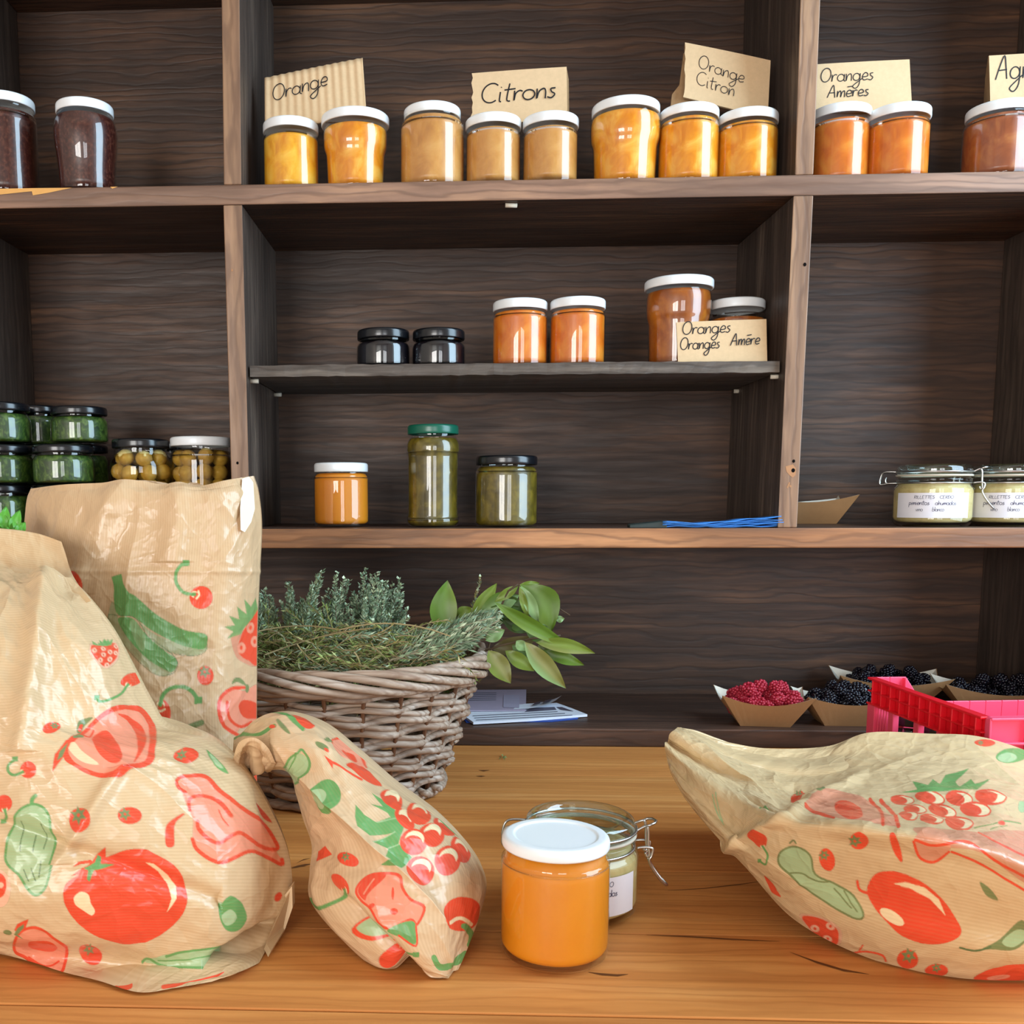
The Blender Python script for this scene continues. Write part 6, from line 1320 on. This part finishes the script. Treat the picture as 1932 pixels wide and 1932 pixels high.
def bag_right():
    m = paper_mat('kraft_paper_right', 'y', (206, 177, 134))
    yb = [.0] * 9
    y0 = ty(1740, 1838); t = thing('paper_bag', 'slack brown paper bag printed with red plum, lying on the table at the right', 'paper bag', (float(at(1700, 1800, y0)[0]), y0, TABLE))
    q = y0
    cols = [  # top, inner, ridge, front-mid, bottom : (px, py, Y)
        [(1280, 1380, q + .30), (1268, 1386, q + .285), (1254, 1402, q + .27), (1257, 1425, q + .265), (1262, 1450, q + .27)],
        [(1370, 1400, q + .31), (1330, 1425, q + .25), (1318, 1452, q + .20), (1308, 1490, q + .18), (1292, 1505, q + .20)],
        [(1450, 1412, q + .32), (1420, 1465, q + .22), (1395, 1500, q + .13), (1378, 1560, q + .115), (1345, 1570, q + .14)],
        [(1560, 1408, q + .33), (1510, 1490, q + .20), (1480, 1538, q + .035), (1455, 1620, q + .045), (1410, 1640, q + .10)],
        [(1640, 1382, q + .34), (1625, 1480, q + .19), (1600, 1550, q - .020), (1570, 1670, q + .008), (1500, 1736, q + .065)],
        [(1750, 1384, q + .34), (1750, 1485, q + .18), (1745, 1568, q - .050), (1730, 1710, q - .028), (1640, 1808, q + .025)],
        [(1850, 1390, q + .335), (1858, 1495, q + .175), (1862, 1592, q - .055), (1860, 1740, q - .036), (1800, 1844, q - .004)],
        [(1960, 1425, q + .325), (1975, 1530, q + .165), (1985, 1640, q - .050), (1980, 1760, q - .036), (1960, 1850, q - .006)],
        [(2110, 1490, q + .31), (2120, 1580, q + .16), (2125, 1680, q + .03), (2120, 1770, q + .0), (2110, 1845, q + .004)]]
    cols = [[(a, b, min(Y, ty(a, b) + (.0 if b > 1700 else 9))) for a, b, Y in c] for c in cols]
    rows = [[c[r] for c in cols] for r in range(5)]
    # denser rows: sag between back edge and ridge, bulge on the front
    R = [rows[0], [((a[0] + b[0]) / 2, (a[1] + b[1]) / 2 , (a[2] + b[2]) / 2 + .015) for a, b in zip(rows[0], rows[1])], rows[1], [((a[0] + b[0]) / 2, (a[1] + b[1]) / 2 + 6, (a[2] + b[2]) / 2 + .012) for a, b in zip(rows[1], rows[2])], rows[2],
         [(a[0] * .6 + b[0] * .4, a[1] * .62 + b[1] * .38, a[2] * .5 + b[2] * .5 - .010) for a, b in zip(rows[2], rows[3])], rows[3], [(a[0] * .5 + b[0] * .5, a[1] * .5 + b[1] * .5, min((a[2] + b[2]) / 2 - .010, ty((a[0] + b[0]) / 2, (a[1] + b[1]) / 2))) for a, b in zip(rows[3], rows[4])], rows[4]]
    def art(px, py):
        A = Art(px, py); A.frame(1220, 1330, 2.7135)
        A.cherry(593, 683, 34, 46, -10, [(602, 722), (625, 770), (612, 815), (580, 797)], 10); A.tomato(1090, 692, 48, 48, 0, -.45, 0); A.tomato(925, 790, 38, 60, -15, -.4, -.4); A.tomato(775, 472, 30, 44, 40, .1, -.5); A.tomato(1338, 1298, 55, 52, 0, .1, -.4); A.tomato(1485, 1358, 60, 34, 0, 0, -.4); A.tomato(1730, 198, 54, 21, 0, -.4, 0)
        cu = [(690, 750), (760, 722), (840, 760), (865, 860), (960, 915), (1060, 980), (1110, 1065), (1090, 1098), (1000, 1060), (860, 970), (750, 870), (682, 810)]
        A.fill(LGRN, cu); A.stroke(OGRN, 10, cu, True); A.stroke(OGRN, 8, [(735, 855), (800, 855), (870, 895), (930, 905)]); A.stroke(OGRN, 7, [(960, 940), (1050, 1040)]); A.stroke(OGRN, 7, [(1010, 955), (1080, 1060)]); A.stroke(OGRN, 8, [(735, 705), (755, 690), (768, 705)])
        A.fill(RED, [(1245, 662), (1275, 662), (1310, 780), (1300, 805), (1260, 742)]); A.ell(PINK, 1460, 715, 95, 85, 0, .8); A.stroke(RED, 14, [(1368, 700), (1400, 780), (1470, 805), (1545, 750)])
        A.fill(RED, [(1130, 940), (1170, 870), (1260, 852), (1380, 890), (1500, 980), (1580, 1090), (1612, 1165), (1560, 1212), (1440, 1225), (1310, 1180), (1200, 1080), (1145, 1000)])
        A.fill(CREAM, [(1262, 914), (1330, 906), (1420, 935), (1495, 995), (1530, 1082), (1450, 995), (1350, 938)], False); A.ell(CREAM, 1257, 1085, 70, 28, 32); A.stroke(RED, 14, [(1078, 905), (1092, 950), (1150, 968)])
        A.fill(LPINK, [(785, 1070), (900, 1085), (1000, 1145), (985, 1230), (880, 1200)], True, .8); A.fill(RED, [(800, 1080), (900, 1095), (985, 1150), (970, 1230), (880, 1190)]); [A.ell(LPINK, a, b, 24, 18, 20) or A.ell(RED, a, b, 8) for a, b in ((865, 1143), (945, 1130), (930, 1195))]
        A.stroke(RED, 11, [(1060, 1270), (1130, 1257), (1210, 1272), (1226, 1308)]); A.stroke(RED, 9, [(1085, 1265), (1110, 1225)]); A.ell(RED, 1860, 1375, 190, 46, -8); A.ell(PINK, 1800, 1392, 60, 14, -8)
        A.fill(OGRN, [(1720, 1248), (1810, 1200), (1920, 1100), (1960, 1180), (1890, 1252), (1760, 1252)]); A.stroke(DGRN, 10, [(1605, 1245), (1680, 1260), (1760, 1240)]); A.fill(LGRN, [(1820, 1215), (1900, 1150), (1960, 1180), (1880, 1240)]); A.fill(OGRN, [(1705, 905), (1760, 940), (1800, 1000), (1740, 975)])
        A.fill(PINK, [(815, 545), (900, 480), (1000, 458), (1110, 480), (1200, 540), (1300, 618), (1100, 600), (950, 582)], True, .85); A.ell(RED, 1035, 545, 74, 44, 20); A.stroke(RED, 18, [(1145, 488), (1200, 550), (1210, 612)]); A.stroke(RED, 20, [(1200, 492), (1270, 570), (1290, 620)]); A.stroke(RED, 12, [(815, 545), (870, 560), (960, 585)]); A.ell(OGRN, 900, 475, 24, 10, -20)
        for cx, cy, rx, ry in ((1310, 490, 62, 26), (1450, 480, 78, 32), (1600, 480, 72, 32), (1760, 475, 82, 38), (1375, 542, 60, 25), (1515, 540, 74, 34), (1685, 530, 82, 36), (1460, 590, 62, 24), (1600, 600, 76, 40), (1340, 570, 50, 22)):
            A.ell(RED, cx, cy, rx, ry, 8); A.ell(CREAM, cx + rx * .12, cy, rx * .78, ry * .72, 8); A.ell(RED, cx - rx * .22, cy + ry * .02, rx * .62, ry * .74, 8)
        A.fill(GRN, [(1290, 450), (1385, 440), (1360, 400), (1440, 420), (1465, 385), (1500, 410), (1530, 360), (1650, 330), (1580, 395), (1600, 425), (1660, 380), (1680, 408), (1760, 380), (1690, 440), (1450, 455)], False)
        A.ell(GRN, 1870, 262, 86, 38, -10); A.ell(LGRN, 1845, 274, 50, 24, -5); A.ell(LGRN, 1925, 520, 24, 28); A.stroke(GRN, 8, [(580, 525), (605, 520), (625, 535)]); A.stroke(GRN, 7, [(1680, 630), (1760, 615), (1830, 590), (1920, 600)]); A.stroke(GRN, 6, [(1760, 640), (1850, 610)]); A.ell(RED, 1820, 600, 20, 12)
        A.fill(PINK, [(1370, 628), (1720, 650), (2000, 660), (2000, 930), (1720, 760), (1500, 715)], True, .75); A.stroke(RED, 14, [(1375, 690), (1480, 716), (1650, 700), (1780, 792), (1990, 900)]); A.stroke(RED, 13, [(1560, 750), (1720, 820), (1960, 960)]); A.stroke(RED, 11, [(1700, 650), (1840, 730), (1990, 800)])
        A.stroke(LGRN, 7, [(340, 460), (350, 520), (395, 620)]); A.stroke(LGRN, 6, [(355, 450), (372, 540), (392, 600)]); A.fill(RED, [(600, 875), (640, 910), (690, 980), (640, 950)])
        return A.c
    def tw(px, py): 
        d = (py - 1400) - (px - 1300) * .75; return .008 * np.exp(-np.abs(d) / 16) * np.clip((1470 - px) / 60, 0, 1) + .006 * np.exp(-(((py - 1500) + (px - 1560) * .55) / 12) ** 2) * np.clip((1640 - px) / 40, 0, 1)
    o, P = sheet('upper_panel', R, 600, 420, m, t, 51, .30, art, TABLE + .0015, .03, tweak=tw)
    back_of('under_panel', P, m, t, (0, .03, -.012), TABLE + .0012)

room(); cabinet(); table(); J = all_jars(); cards(J); kilners(); berries(); crate(); papers(); basket(); bag_back(); bag_left(); bag_middle(); bag_right(); herbs()
